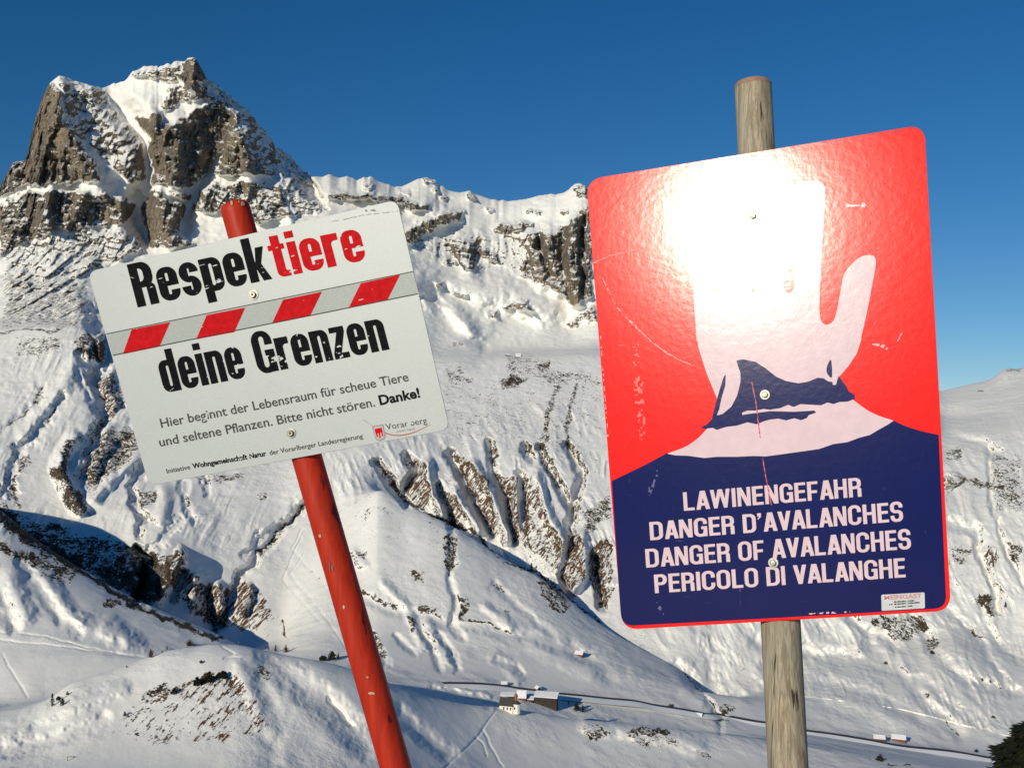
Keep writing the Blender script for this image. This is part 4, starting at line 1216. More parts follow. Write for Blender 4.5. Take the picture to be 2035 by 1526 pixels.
# ------------------------------------------------------------------ posts
def post_mesh(top, base, rad0, rad1, mat, parent, name='post', bev=0.006, seed=1, segs=56):
    ax = (base - top); L = ax.length; ax.normalize()
    e1 = ax.cross(Vector((0, 1, 0))).normalized(); e2 = ax.cross(e1).normalized()
    prof = [(0.0, 0.0), (0.0, 0.55), (0.0, 1 - bev / rad0), (bev * 0.35, 1 - bev * 0.3 / rad0), (bev, 1.0)]
    for s in np.linspace(bev * 2, L, 90): prof.append((s, 1.0))
    vs_, fs_ = [], []
    for (s, k) in prof:
        r = (rad0 + (rad1 - rad0) * s / L)
        for a in range(segs):
            th = 2 * math.pi * a / segs
            w = 1 + 0.012 * float(vnoise(math.cos(th) * 1.6 + seed, math.sin(th) * 1.6 + s * 2.2, seed=seed)) + 0.006 * float(vnoise(math.cos(th) * 5 + seed, math.sin(th) * 5 + s * 1.2, seed=seed + 3))
            vs_.append(top + ax * s + (e1 * math.cos(th) + e2 * math.sin(th)) * (r * k * w))
    n = len(prof)
    for i in range(1, n - 1) if False else range(n - 1):
        for a in range(segs):
            b = (a + 1) % segs
            fs_.append((i * segs + a, i * segs + b, (i + 1) * segs + b, (i + 1) * segs + a))
    o = mesh_obj(name, vs_, fs_, mat, parent, smooth=True)
    bm = bmesh.new(); bm.from_mesh(o.data); bmesh.ops.remove_doubles(bm, verts=bm.verts, dist=1e-6); bmesh.ops.recalc_face_normals(bm, faces=bm.faces); bm.to_mesh(o.data); bm.free()
    return o

def on_post_axis(panel, u, v, back):
    return panel.at(u, v, -back)

def disc(name, c, n, prof, segs, mat, parent, rot=0.0):
    """turned shape: profile of (radius, height along n)"""
    n = n.normalized(); e1 = n.cross(Vector((0, 0, 1))).normalized(); e2 = n.cross(e1)
    vs_, fs_ = [], []
    for r, h in prof:
        for a in range(segs):
            th = 2 * math.pi * a / segs + rot
            vs_.append(c + n * h + (e1 * math.cos(th) + e2 * math.sin(th)) * r)
    for i in range(len(prof) - 1):
        for a in range(segs):
            b = (a + 1) % segs
            fs_.append((i * segs + a, i * segs + b, (i + 1) * segs + b, (i + 1) * segs + a))
    fs_.append(tuple(range((len(prof) - 1) * segs, len(prof) * segs)))
    o = mesh_obj(name, vs_, fs_, mat, parent)
    bm = bmesh.new(); bm.from_mesh(o.data); bmesh.ops.recalc_face_normals(bm, faces=bm.faces); bm.to_mesh(o.data); bm.free()
    return o

# ================================================================== RIGHT: avalanche warning
YAWR, PITR = math.radians(23.0), math.radians(6.4)
PR = Panel(1500, 760, 2.10, YAWR, PITR)
RC = [(1165, 357), (1837, 248), (1890, 1213), (1236, 1251)]
DR = 2.10
radR = 77 / F * DR / 2 * 0.985
pa = on_post_axis(PR, 1503, 300, radR + 0.004); pb = on_post_axis(PR, 1551.5, 1245, radR + 0.004)
axp = (pb - pa).normalized()
def along_to_pixel(p0, axis, v):
    """point of a 3-D line that shows at image height v"""
    k = (CY - v) / F
    s = (k * p0.y - p0.z) / (axis.z - k * axis.y)
    return p0 + axis * s
rtop = along_to_pixel(pa, axp, 168)
def ground_hit(p0, axis):
    s = 0
    while s < 8:
        q = p0 + axis * s
        if q.z < float(near_z(q.x, q.y)): return q
        s += 0.02
    return p0 + axis * 4
rg = ground_hit(pa, axp)
PostR = thing('signpost', 'round weathered grey-brown wooden post carrying the red and blue warning sign', 'post', tuple(rg))
pw = post_mesh(rtop, rg + axp * 0.35, radR, radR * 1.0, M_WOOD, PostR, 'wooden_pole', seed=5)
disc('end_grain', rtop - axp * 0.0012, -axp, [(radR * 1.008, -0.010), (radR * 1.012, -0.0045), (radR * 0.95, 0.0006), (radR * 0.9, 0.0014), (radR * 0.5, 0.0030), (0.001, 0.0036)], 40, M_ENDGRAIN, PostR)

SignR = thing('warning_sign', 'tall red and blue avalanche warning sign with a pale hand rising from snow', 'warning sign', tuple(PR.at(1525, 1245)))
PR.plate('sign_panel', rounded(RC, 30), 0.0022, M_RED, SignR)
def q4(*p): return [(1140 + x / 2.6776, 140 + y / 2.6776) for x, y in p]
def q5(*p): return [(1140 + x / 2.462, 650 + y / 2.462) for x, y in p]
# dark blue slope, framed by the red rim
blue = q5((186, 752)) + spline(q5((186, 752), (270, 712), (360, 668), (455, 617)), False)[1:] + q5((700, 560), (1300, 470)) + spline(q5((1555, 452), (1620, 482), (1700, 508), (1786, 527)), False)
blue += q5((1803, 900), (1822, 1318)) + spline(q5((1822, 1318), (1814, 1350), (1792, 1370), (1760, 1377)), False)[1:] + q5((1000, 1421), (285, 1459)) + spline(q5((285, 1459), (255, 1450), (236, 1425), (229, 1385)), False)[1:]
bw = scratch(0.62, 9, 6, 0.1, 201, [(1660, 1195, 60, .15)])
H1, H2, H3, H4 = 0.0003, 0.0006, 0.0009, 0.0012
PR.art('blue_field', lambda X, Y: np.maximum(sd_poly(X, Y, blue), -9 - 0 * X), (1205, 830, 1885, 1250), 2.0, H1, M_BLUE, SignR)
# pale snow cone and hand
hill = spline(q5((455, 619), (540, 588), (600, 550), (650, 500), (690, 450)), False) + q5((760, 300), (1290, 250)) + spline(q5((1335, 330), (1380, 365), (1440, 408), (1500, 436), (1566, 457)), False)
low = q5((1540, 475), (1490, 503), (1450, 527), (1400, 540), (1340, 562), (1270, 572), (1200, 596), (1130, 606), (1080, 613), (1000, 624), (940, 632), (880, 630), (800, 634), (700, 634), (640, 640), (560, 629), (500, 627))
hill = hill + low
hand = q4((640, 1230), (650, 1370), (660, 1500)) + q5((597, 20), (612, 105), (650, 225), (700, 345), (720, 420), (900, 430), (1280, 330)) + q5((1302, 240), (1345, 190), (1385, 130), (1415, 40)) + \
    spline(q4((1525, 1440), (1560, 1290), (1600, 1080), (1608, 1020), (1598, 990), (1570, 983), (1530, 992), (1485, 1025), (1448, 1070), (1432, 1110), (1412, 1220), (1395, 1300), (1375, 1340), (1342, 1353), (1316, 1330), (1307, 1270)), False)[0:] + \
    spline(q4((1312, 1150), (1324, 900), (1337, 660), (1330, 610), (1298, 588)), False) + q4((1225, 590)) + spline(q4((1200, 596), (1182, 620), (1178, 660)), False) + q4((1176, 1040)) + \
    spline(q4((1174, 1140), (1164, 1176), (1145, 1186), (1126, 1176), (1116, 1140)), False) + q4((1114, 700)) + spline(q4((1112, 600), (1100, 560), (1060, 548), (1010, 556), (990, 600)), False) + q4((984, 1040)) + \
    spline(q4((982, 1150), (968, 1180), (950, 1180), (934, 1150)), False) + q4((928, 720)) + spline(q4((926, 650), (912, 610), (870, 598), (826, 612), (810, 660)), False) + q4((800, 1050)) + \
    spline(q4((796, 1150), (780, 1180), (762, 1180), (750, 1150)), False) + q4((742, 860)) + spline(q4((738, 800), (722, 768), (680, 762), (644, 780), (632, 830)), False)
PR.art('snow_cone', lambda X, Y: sd_poly(X, Y, hill), (1310, 740, 1790, 920), 1.2, H2, M_PALE, SignR)
PR.art('hand_symbol', lambda X, Y: sd_poly(X, Y, hand), (1370, 335, 1750, 830), 1.2, H3, M_PALE, SignR)
rag = q5((620, 490), (650, 478), (676, 450), (696, 370), (716, 300), (734, 243), (744, 232), (742, 285), (724, 345), (712, 400), (700, 432), (730, 424), (772, 388), (800, 335), (816, 270), (816, 225), (796, 164), (828, 157), (890, 170),
         (940, 202), (990, 242), (1040, 264), (1100, 275), (1150, 266), (1192, 248), (1222, 250), (1246, 266), (1266, 268), (1268, 283), (1284, 282), (1290, 258), (1297, 238), (1318, 270), (1336, 290), (1344, 314), (1374, 330), (1376, 350), (1340, 364),
         (1300, 366), (1270, 376), (1242, 368), (1210, 382), (1140, 378), (1110, 376), (1076, 390), (1050, 380), (1010, 396), (960, 404), (930, 400), (890, 408), (850, 408), (824, 418), (824, 430), (860, 424), (960, 411),
         (1080, 414), (1178, 408), (1186, 418), (1150, 430), (1140, 445), (1112, 455), (1080, 445), (1040, 456), (1000, 447), (960, 452), (930, 460), (896, 475), (850, 465), (800, 481), (744, 488), (700, 502), (680, 492), (640, 497))
drop = spline(q5((1258, 160), (1242, 185), (1237, 215), (1248, 238), (1263, 246), (1264, 200)), True, 4)
def ragf(X, Y): return np.minimum(sd_poly(X, Y, rag), sd_poly(X, Y, drop))
PR.art('torn_blue_shape', ragf, (1385, 705, 1710, 860), 0.8, H4, M_BLUE, SignR)
upR = (-0.066, -1.0)
for (tx, a, b, h0, h1) in [('LAWINENGEFAHR', (1359.3, 1014.9), (1713.2, 986.4), 36.8, 38), ("DANGER D'AVALANCHES", (1292.3, 1073.3), (1795.3, 1035.2), 36, 39),
                           ('DANGER OF AVALANCHES', (1284.2, 1127.6), (1811.0, 1090.2), 36.8, 39.6), ('PERICOLO DI VALANGHE', (1301.7, 1178.3), (1800.0, 1146.5), 36.8, 38.4)]:
    text_art(PR, 'lettering', tx, a, b, h0, h1, upR, .168, .145, .075, H2, M_PALE, SignR, step=0.6)
# long scratches and scuffs
def mark(panel, name, pts, wid, h, mat, parent, seed=1, thr=-0.2):
    def f(X, Y):
        d, _ = sd_line(X, Y, pts)
        return np.maximum(d - wid * (0.7 + 0.5 * vnoise(X / 4., Y / 4., seed=seed)), (vnoise(X / 5., Y / 5., seed=seed + 1) * -1 + thr) * 3)
    xs_ = [p_[0] for p_ in pts]; ys_ = [p_[1] for p_ in pts]
    return panel.art(name, f, (min(xs_) - 4, min(ys_) - 4, max(xs_) + 4, max(ys_) + 4), 0.7, h, mat, parent)
mark(PR, 'scratch', q5((872, 270), (882, 320), (892, 370), (905, 480), (912, 540)), 1.3, H4 + .0004, M_SCR, SignR, 3, -.9)
mark(PR, 'scratch', q5((925, 640), (938, 720), (955, 810), (968, 870)), 1.2, H4 + .0004, M_SCR, SignR, 5, -.9)
mark(PR, 'scratch', q4((95, 1030), (200, 985), (350, 955)), 2.4, H3, simple_mat('dark_red_streak', (0.42, 0.012, 0.01), 0.4), SignR, 7, -.7)
mark(PR, 'scuff', q4((150, 1100), (230, 1260), (330, 1370), (450, 1470), (560, 1540), (640, 1570)), 1.0, H3, M_SCUFF, SignR, 9, -.25)
mark(PR, 'scuff', q4((300, 1330), (420, 1450), (520, 1520)), 0.9, H3, M_SCUFF, SignR, 11, -.95)
mark(PR, 'scuff', q4((1460, 720), (1500, 715), (1545, 722)), 5.5, H3, M_PALE, SignR, 13, -.4)
mark(PR, 'scuff', q5((1465, 80), (1520, 95), (1545, 120)), 3.5, H3, M_SCUFF, SignR, 15, .1)
mark(PR, 'scuff', q5((1585, 70), (1605, 30)), 1.2, H3, M_SCUFF, SignR, 17, -.4)
mark(PR, 'scuff', q5((300, 90), (320, 300), (340, 540)), 9, H3, simple_mat('faint_scuff', (0.86, 0.10, 0.08), 0.5), SignR, 19, .30)
mark(PR, 'scuff', q4((262, 690), (262, 780)), 2.2, H3, M_SCUFF, SignR, 21, .0)
mark(PR, 'scuff', q5((130, 20), (150, 300), (170, 560)), 1.2, H3, M_SCUFF, SignR, 23, .2)
mark(PR, 'scuff', q5((1150, 1402), (1250, 1396), (1350, 1392)), 1.8, H3, M_SCUFF, SignR, 25, .1)
mark(PR, 'scuff', q5((415, 1350), (430, 1400)), 4.5, H3, simple_mat('blue_scuff', (0.06, 0.07, 0.2), 0.5), SignR, 27, .0)
mark(PR, 'scuff', q5((370, 780), (372, 820), (418, 690)), 3, H3, simple_mat('dull_blue_scuff', (0.03, 0.035, 0.16), 0.5), SignR, 29, .0)
# maker's sticker
stk = q5((1505, 1308), (1717, 1296), (1719, 1374), (1507, 1387))
stk_o = PR.plate('sticker', rounded(stk, 2.5, 3), 0.0004, M_STICKER, SignR, 0.0001)
for v_ in stk_o.data.vertices: v_.co += PR.n * 0.0009
font_art(PR, 'sticker_print', 'MEINGAST', q5((1520, 1333))[0], q5((1704, 1322))[0], 8.6, upR, 0.0013, M_STICKERRED, stk_o, 0.02)
def dashes(X, Y):
    D = np.full(X.shape, 9.)
    for (a, b) in [((1562, 1344), (1665, 1337)), ((1535, 1357), (1690, 1346)), ((1575, 1369), (1655, 1363))]:
        pa_, pb_ = q5(a, b)
        d, _ = sd_line(X, Y, [pa_, pb_])
        D = np.minimum(D, np.maximum(d - 1.3, (-vnoise(X / 1.6, Y * 0, seed=77) - .45) * 1.5))
    return D
PR.art('sticker_small_print', dashes, (1748, 1180, 1840, 1212), 0.5, 0.0013, M_GREYPRINT, stk_o)
# bolts with washers
for (u, v) in [(1497, 430), q5((936, 331))[0], q5((977, 1152))[0]]:
    c = PR.at(u, v, 0.0014)
    b_ = disc('bolt', c, PR.n, [(0.0100, 0), (0.0100, 0.0016), (0.0070, 0.0017)], 28, M_STEEL, SignR)
    disc('bolt_head', c + PR.n * 0.0017, PR.n, [(0.0066, 0), (0.0066, 0.0036), (0.0055, 0.0046), (0.001, 0.0048)], 6, M_STEEL, b_, 0.3)

# ================================================================== LEFT: respect your limits
YAWL, PITL = math.radians(13), math.radians(1.0)
PL = Panel(530, 680, 1.95, YAWL, PITL)
LC = [(174, 540), (789, 397), (894, 853), (296, 965)]
radL = 63.5 / F * 1.95 / 2 * math.cos(math.radians(14.8)) * 0.97
la = on_post_axis(PL, 475, 440, radL + 0.005); lb = on_post_axis(PL, 613, 920, radL + 0.005)
axl = (lb - la).normalized()
ltop = along_to_pixel(la, axl, 403)
lg = ground_hit(la, axl)
PostL = thing('signpost', 'leaning round post painted red, carrying the silver protected-habitat sign', 'post', tuple(lg))
pl_o = post_mesh(ltop, lg + axl * 0.35, radL, radL * 1.0, M_REDWOOD, PostL, 'painted_pole', bev=0.012, seed=9)
def on_post(u, v, top, axis, rad, lift=0.0006):
    """point on the visible skin of a round post"""
    r = ray(u, v).normalized()
    w = -top
    rp = r - axis * r.dot(axis); wp = w - axis * w.dot(axis)
    a = rp.dot(rp); b = 2 * rp.dot(wp); c = wp.dot(wp) - (rad + lift) ** 2
    disc_ = b * b - 4 * a * c
    s = (-b - math.sqrt(max(disc_, 0))) / (2 * a)
    return r * s
def chip_patch(post, top, axis, rad, u, v, w, h, seed, mat, name='paint_chip'):
    r_ = random.Random(seed)
    pts = [(u + w * math.cos(k * 2 * math.pi / 9) * r_.uniform(.55, 1.15), v + h * math.sin(k * 2 * math.pi / 9) * r_.uniform(.55, 1.15)) for k in range(9)]
    vs_ = [on_post(u, v, top, axis, rad, 0.0014)] + [on_post(x, y, top, axis, rad, 0.0012) for x, y in pts]
    o = mesh_obj(name, vs_, [(0, 1 + k, 1 + (k + 1) % 9) for k in range(9)], mat, post)
    fix_normals(o, (-vs_[0]).normalized())
for k, (u, v, w, h) in enumerate([(482, 405, 6, 5), (460, 403, 3, 5), (475, 401, 2, 2.5), (738, 1377, 7, 4), (730, 1345, 3, 2.5), (635, 1064, 3, 4), (683, 1206, 2.5, 5), (661, 1128, 2.5, 8), (655, 1125, 2, 14)]):
    chip_patch(PostL, ltop, axl, radL, u, v, w, h, 100 + k, M_BARE if k not in (7, 8) else simple_mat('worn_red', (0.24, 0.07, 0.05), 0.6))

SignL = thing('information_sign', 'tilted silver habitat sign lettered in black and red with a red striped band', 'information sign', tuple(PL.at(600, 930)))
PL.plate('sign_panel', rounded(LC, 17, 5), 0.0018, M_SILVER, SignL)
def q2(*p): return [(160 + x / 2.543, 380 + y / 2.543) for x, y in p]
band = q2((130, 723), (1682, 408), (1704, 520), (163, 830))
PL.sheet('grey_band', [band], H1, M_BAND, SignL)
PL.sheet('band_line', [q2((130, 719), (1681, 404), (1682, 408), (130.5, 723.5)), q2((162, 827), (1703.5, 516), (1704.5, 521), (163, 832))], H2, M_GREYPRINT, SignL)
wl_ = scratch(0.74, 26, 7, -0.25, 301, [(285, 660, 26, .25), (395, 645, 24, .2), (710, 590, 26, .12), (300, 657, 8, .3)])
for st_ in [((258, 699), (453, 662), (399, 785), (214, 823)), ((638, 626), (833, 588), (777, 712), (584, 748)), ((1023, 549), (1220, 508), (1160, 631), (967, 669)), ((1416, 466), (1615, 422), (1552, 548), (1354, 592))]:
    poly_ = q2(*st_)
    xs_ = [a[0] for a in poly_]; ys_ = [a[1] for a in poly_]
    PL.art('red_stripe', lambda X, Y, poly_=poly_: np.maximum(sd_poly(X, Y, poly_), wl_(X, Y)), (min(xs_) - 2, min(ys_) - 2, max(xs_) + 2, max(ys_) + 2), 0.8, H2, M_REDFILM, SignL)
upL = (-0.262, -1.0)
wk = scratch(0.70, 30, 6, -0.28, 311, [(412, 575, 14, .45), (425, 560, 16, .3), (530, 553, 20, .35), (495, 548, 14, .25), (270, 580, 20, .15), (455, 570, 16, .18)])
W1, _ = word_field('Respek', .215, .135, .055)
text_art(PL, 'lettering', 'Respek', q2((289, 588))[0], q2((970, 443))[0], 88, 88, upL, .215, .135, .055, H2, M_BLACK, SignL, wear=wk, step=0.6, desc=.26)
wr_ = scratch(0.70, 26, 6, -0.28, 321, [(590, 545, 22, .3), (690, 530, 18, .15), (660, 500, 12, .2), (715, 488, 14, .3)])
text_art(PL, 'lettering', 'tiere', q2((985, 441))[0], q2((1447, 347))[0], 86, 84, upL, .215, .135, .055, H2, M_REDFILM, SignL, wear=wr_, step=0.6)
wg = scratch(0.66, 12, 7, -0.28, 331, [(545, 730, 40, .22), (640, 715, 70, .12), (370, 765, 50, .08), (330, 775, 12, .4)])
text_art(PL, 'lettering', 'deine', q2((426, 1020))[0], q2((841, 940))[0], 84, 84, upL, .215, .135, .055, H2, M_BLACK, SignL, wear=wg, step=0.6)
text_art(PL, 'lettering', 'Grenzen', q2((903, 925))[0], q2((1562, 799))[0], 84, 83, upL, .215, .135, .055, H2, M_BLACK, SignL, wear=wg, step=0.6)
upS = (-0.24, -1.0)
ws = scratch(0.85, 10, 5, -0.2, 341, [(415, 835, 18, .5), (430, 826, 14, .3), (500, 805, 14, .3), (520, 845, 30, .25), (485, 840, 20, .35)])
font_art(PL, 'small_print', 'Hier beginnt der Lebensraum für scheue Tiere', q2((409, 1195))[0], q2((1660, 958))[0], 19, upS, H2, M_GREYPRINT, SignL, 0.010, ws)
font_art(PL, 'small_print', 'und seltene Pflanzen. Bitte nicht stören.', q2((402, 1290))[0], q2((1490, 1086))[0], 19, upS, H2, M_GREYPRINT, SignL, 0.010, ws)
font_art(PL, 'small_print', 'Danke!', q2((1514, 1080))[0], q2((1718, 1040))[0], 20, upS, H2, M_BLACK, SignL, 0.03)
font_art(PL, 'small_print', 'Initiative', q2((437, 1425))[0], q2((556, 1403))[0], 9.6, upS, H2, M_GREYPRINT, SignL, 0.010)
w3 = scratch(0.8, 6, 4, -0.2, 351, [(490, 912, 22, .5), (515, 905, 10, .3)])
font_art(PL, 'small_print', 'Wohngemeinschaft Natur', q2((568, 1401))[0], q2((940, 1336))[0], 10.5, upS, H2, M_BLACK, SignL, 0.03, w3)
font_art(PL, 'small_print', 'der Vorarlberger Landesregierung', q2((957, 1333))[0], q2((1428, 1247))[0], 9.8, upS, H2, M_GREYPRINT, SignL, 0.010)
# crest and provincial wordmark
def q6(*p): return [(720 + x / 12.72, 820 + y / 12.72) for x, y in p]
shield = spline(q6((250, 345), (380, 318), (520, 295), (545, 400), (575, 520), (585, 600), (550, 670), (440, 715), (345, 675), (305, 580), (275, 450)), True, 4)
crest = PL.art('crest', lambda X, Y: sd_poly(X, Y, shield), (736, 840, 770, 880), 0.6, H2, M_LOGOGREY, SignL)
inn = spline(q6((290, 380), (400, 350), (500, 335), (525, 440), (552, 560), (540, 630), (440, 680), (365, 650), (325, 560)), True, 4)
M_CRESTPALE = simple_mat('crest_pale', (0.48, 0.40, 0.39), 0.5)
PL.art('crest_field', lambda X, Y: sd_poly(X, Y, inn), (738, 842, 768, 878), 0.6, H2 + .0002, M_CRESTPALE, crest)
ban = [q6((315, 410), (490, 375), (515, 490), (530, 590), (500, 600), (480, 500), (450, 510), (470, 640), (435, 650), (410, 515), (385, 520), (400, 610), (365, 620), (340, 530), (315, 470))]
PL.art('crest_banner', lambda X, Y: sd_poly(X, Y, ban[0]), (740, 845, 768, 876), 0.5, H2 + .0004, M_REDFILM, crest)
wv = scratch(0.7, 8, 6, 0.1, 361, [(792, 848, 8, .6), (812, 842, 8, .5)])
font_art(PL, 'wordmark', 'Vorarlberg', q6((610, 435))[0], q6((1640, 262))[0], 13.0, upS, H2, M_GREYPRINT, SignL, -0.002, wv)
font_art(PL, 'wordmark', 'unser Land', q6((868, 505))[0], q6((1320, 425))[0], 5.5, upS, H2, M_LOGOGREY, SignL, 0.0)
def swoosh(X, Y):
    d, _ = sd_line(X, Y, spline(q6((570, 505), (720, 555), (890, 572), (1060, 560), (1240, 515), (1450, 435), (1720, 300)), False, 6))
    return d - 1.15 * (1 - 0.65 * sstep(800, 856, X))
PL.art('red_swoosh', swoosh, (760, 835, 862, 872), 0.5, H2, simple_mat('swoosh_red', (0.42, 0.09, 0.08), 0.5), SignL)
# weather marks
M_MARK = simple_mat('grime', (0.20, 0.20, 0.18), 0.7)
mark(PL, 'grime_mark', q2((1250, 155), (1340, 140), (1440, 118), (1520, 110), (1600, 100)), 1.1, H3, simple_mat('faint_grime', (0.48, 0.48, 0.45), 0.7), SignL, 41, -.3)
mark(PL, 'grime_mark', q2((1440, 98), (1460, 92), (1490, 100)), 2.4, H3, M_MARK, SignL, 43, .15)
mark(PL, 'grime_mark', q2((1420, 1148), (1450, 1170), (1478, 1188)), 0.7, H3, M_LOGOGREY, SignL, 45, -.7)
mark(PL, 'grime_mark', q2((1420, 1090), (1440, 1100), (1448, 1125)), 0.6, H3, M_LOGOGREY, SignL, 47, -.3)
mark(PL, 'grime_mark', q2((320, 665), (345, 680)), 0.8, H3, M_MARK, SignL, 49, .0)
mark(PL, 'grime_mark', q2((200, 420), (270, 440)), 0.7, H3, simple_mat('faint_grime_2', (0.45, 0.45, 0.42), 0.7), SignL, 51, .0)
for (u, v) in [q2((875, 524))[0], q2((1065, 1222))[0]]:
    c = PL.at(u, v, 0.0002)
    b_ = disc('bolt', c, PL.n, [(0.0098, 0), (0.0098, 0.0014), (0.0066, 0.0015)], 28, M_STEEL, SignL)
    hd = disc('bolt_head', c + PL.n * 0.0015, PL.n, [(0.0060, 0), (0.0060, 0.0036), (0.0050, 0.0044), (0.0030, 0.0044)], 24, M_BRASS, b_)
    disc('hex_socket', c + PL.n * 0.0056, PL.n, [(0.0029, 0.0), (0.0029, 0.0004), (0.0002, 0.0004)], 6, M_DARKHOLE, hd)
# ------------------------------------------------------------------ valley: road, chapel, barns, huts, trees
M_WHITEWASH = simple_mat('whitewash', (0.80, 0.77, 0.68), 0.8, 0.6, 0.06)
M_SLATE = simple_mat('dark_shingles', (0.045, 0.040, 0.036), 0.8, 1.2, 0.35)
M_COPPER = simple_mat('rust_red_shingles', (0.30, 0.115, 0.05), 0.6, 1.5, 0.3)
M_DARKWOOD = simple_mat('dark_weathered_boards', (0.040, 0.028, 0.020), 0.85, 1.3, 0.4)
M_REDBOARD = simple_mat('red_brown_boards', (0.20, 0.055, 0.035), 0.8, 1.5, 0.3)
M_ROOFSNOW = simple_mat('roof_snow', (0.82, 0.83, 0.85), 0.8, 0.5, 0.04)
M_PANE = simple_mat('dark_window_glass', (0.02, 0.024, 0.03), 0.15)
M_DOOR = simple_mat('brown_door', (0.10, 0.06, 0.035), 0.7)
M_BARK = simple_mat('bark', (0.07, 0.05, 0.035), 0.9)
M_ASPHALT = simple_mat('wet_asphalt', (0.035, 0.036, 0.038), 0.75, 0.4, 0.25)
M_BANK = simple_mat('snow_bank', (0.80, 0.81, 0.83), 0.85)
M_GREYWOOD = simple_mat('grey_wood', (0.16, 0.13, 0.10), 0.85)

class MB:
    """collects boxes and prisms in a local frame (x along, y away, z up) and links them as one mesh"""
    def __init__(self, loc, rz):
        self.v, self.f = [], []
        self.M = Matrix.Translation(loc) @ Matrix.Rotation(rz, 4, 'Z')
    def add(self, vs_, fs_):
        b = len(self.v)
        self.v += [self.M @ Vector(q) for q in vs_]
        self.f += [tuple(b + i for i in q) for q in fs_]
        return self
    def box(self, x0, x1, y0, y1, z0, z1):
        return self.add([(x0, y0, z0), (x1, y0, z0), (x1, y1, z0), (x0, y1, z0), (x0, y0, z1), (x1, y0, z1), (x1, y1, z1), (x0, y1, z1)],
                        [(0, 3, 2, 1), (4, 5, 6, 7), (0, 1, 5, 4), (1, 2, 6, 5), (2, 3, 7, 6), (3, 0, 4, 7)])
    def gable_walls(self, x0, x1, y0, y1, z0, ze, zr):
        ym = (y0 + y1) / 2
        return self.add([(x0, y0, z0), (x1, y0, z0), (x1, y1, z0), (x0, y1, z0), (x0, y0, ze), (x1, y0, ze), (x1, y1, ze), (x0, y1, ze), (x0, ym, zr), (x1, ym, zr)],
                        [(0, 3, 2, 1), (0, 1, 5, 4), (2, 3, 7, 6), (1, 2, 6, 9, 5), (3, 0, 4, 8, 7), (4, 5, 9, 8), (6, 7, 8, 9)])
    def gable_roof(self, x0, x1, y0, y1, ze, zr, th, ov=0.5, hip0=0.0, hip1=0.0):
        ym = (y0 + y1) / 2
        k = (zr - ze) / (ym - y0)
        a0, a1, b0, b1 = x0 - ov, x1 + ov, y0 - ov, y1 + ov
        zo = ze - ov * k
        vs_ = [(a0, b0, zo), (a1, b0, zo), (a1, b1, zo), (a0, b1, zo), (a0 + hip0, ym, zr), (a1 - hip1, ym, zr)]
        up = [(x, y, z + th) for x, y, z in vs_]
        return self.add(vs_ + up, [(0, 4, 5, 1), (2, 5, 4, 3), (6, 7, 11, 10), (8, 9, 10, 11), (0, 1, 7, 6), (2, 3, 9, 8), (1, 5, 11, 7), (5, 2, 8, 11), (3, 4, 10, 9), (4, 0, 6, 10)])
    def shed_roof(self, x0, x1, y0, y1, zf, zb, th, ov=0.5):
        vs_ = [(x0 - ov, y0 - ov, zf), (x1 + ov, y0 - ov, zf), (x1 + ov, y1 + ov, zb), (x0 - ov, y1 + ov, zb)]
        return self.add(vs_ + [(x, y, z + th) for x, y, z in vs_], [(0, 3, 2, 1), (4, 5, 6, 7), (0, 1, 5, 4), (1, 2, 6, 5), (2, 3, 7, 6), (3, 0, 4, 7)])
    def build(self, name, mat, parent):
        o = mesh_obj(name, self.v, self.f, mat, parent)
        bm = bmesh.new(); bm.from_mesh(o.data); bmesh.ops.recalc_face_normals(bm, faces=bm.faces); bm.to_mesh(o.data); bm.free()
        return o

# ---- road on its embankment
RPX = [(880, 1358.5), (905, 1360), (960, 1364), (1000, 1367), (1030, 1371), (1060, 1375), (1085, 1378), (1110, 1381), (1150, 1386), (1200, 1392), (1260, 1399), (1300, 1405), (1350, 1414), (1400, 1422), (1430, 1427),
       (1500, 1436), (1540, 1442), (1600, 1455), (1658, 1464), (1726, 1475.5), (1789, 1486), (1894, 1501), (1968, 1512), (2040, 1523), (2110, 1532)]
rp = [surf(u, v) for u, v in RPX]
rp = [Vector(q) for q in spline([tuple(q) for q in rp], False, 6)]
zs_ = np.array([q.z for q in rp]); zp_ = np.pad(zs_, 2, 'edge'); zs_ = np.max([zp_[i:i + len(zs_)] for i in range(5)], axis=0); zs_ = np.convolve(np.pad(zs_, 6, 'edge'), np.ones(13) / 13, 'valid')
def strip(name, w0, w1, lift, mat, skirt=0.0):
    vs_, fs_ = [], []
    for i, q in enumerate(rp):
        a = rp[max(i - 1, 0)]; b = rp[min(i + 1, len(rp) - 1)]
        d = Vector((b.x - a.x, b.y - a.y, 0)).normalized(); nrm = Vector((d.y, -d.x, 0))
        z = float(zs_[i]) + lift
        L_ = Vector((q.x, q.y, z)) + nrm * w0; R_ = Vector((q.x, q.y, z)) + nrm * w1
        vs_ += [L_, R_]
        if skirt:
            vs_ += [L_ - nrm * 2 + Vector((0, 0, -skirt)), R_ + nrm * 7 + Vector((0, 0, -skirt))]
    k = 4 if skirt else 2
    for i in range(len(rp) - 1):
        a, b = i * k, (i + 1) * k
        fs_.append((a, a + 1, b + 1, b))
        if skirt:
            fs_.append((a + 1, a + 3, b + 3, b + 1)); fs_.append((a + 2, a, b, b + 2))
    o = mesh_obj(name, vs_, fs_, mat, smooth=False)
    bm = bmesh.new(); bm.from_mesh(o.data); bmesh.ops.recalc_face_normals(bm, faces=bm.faces)
    if sum(f.normal.z for f in bm.faces) < 0: bmesh.ops.reverse_faces(bm, faces=bm.faces)
    bm.to_mesh(o.data); bm.free()
    return o
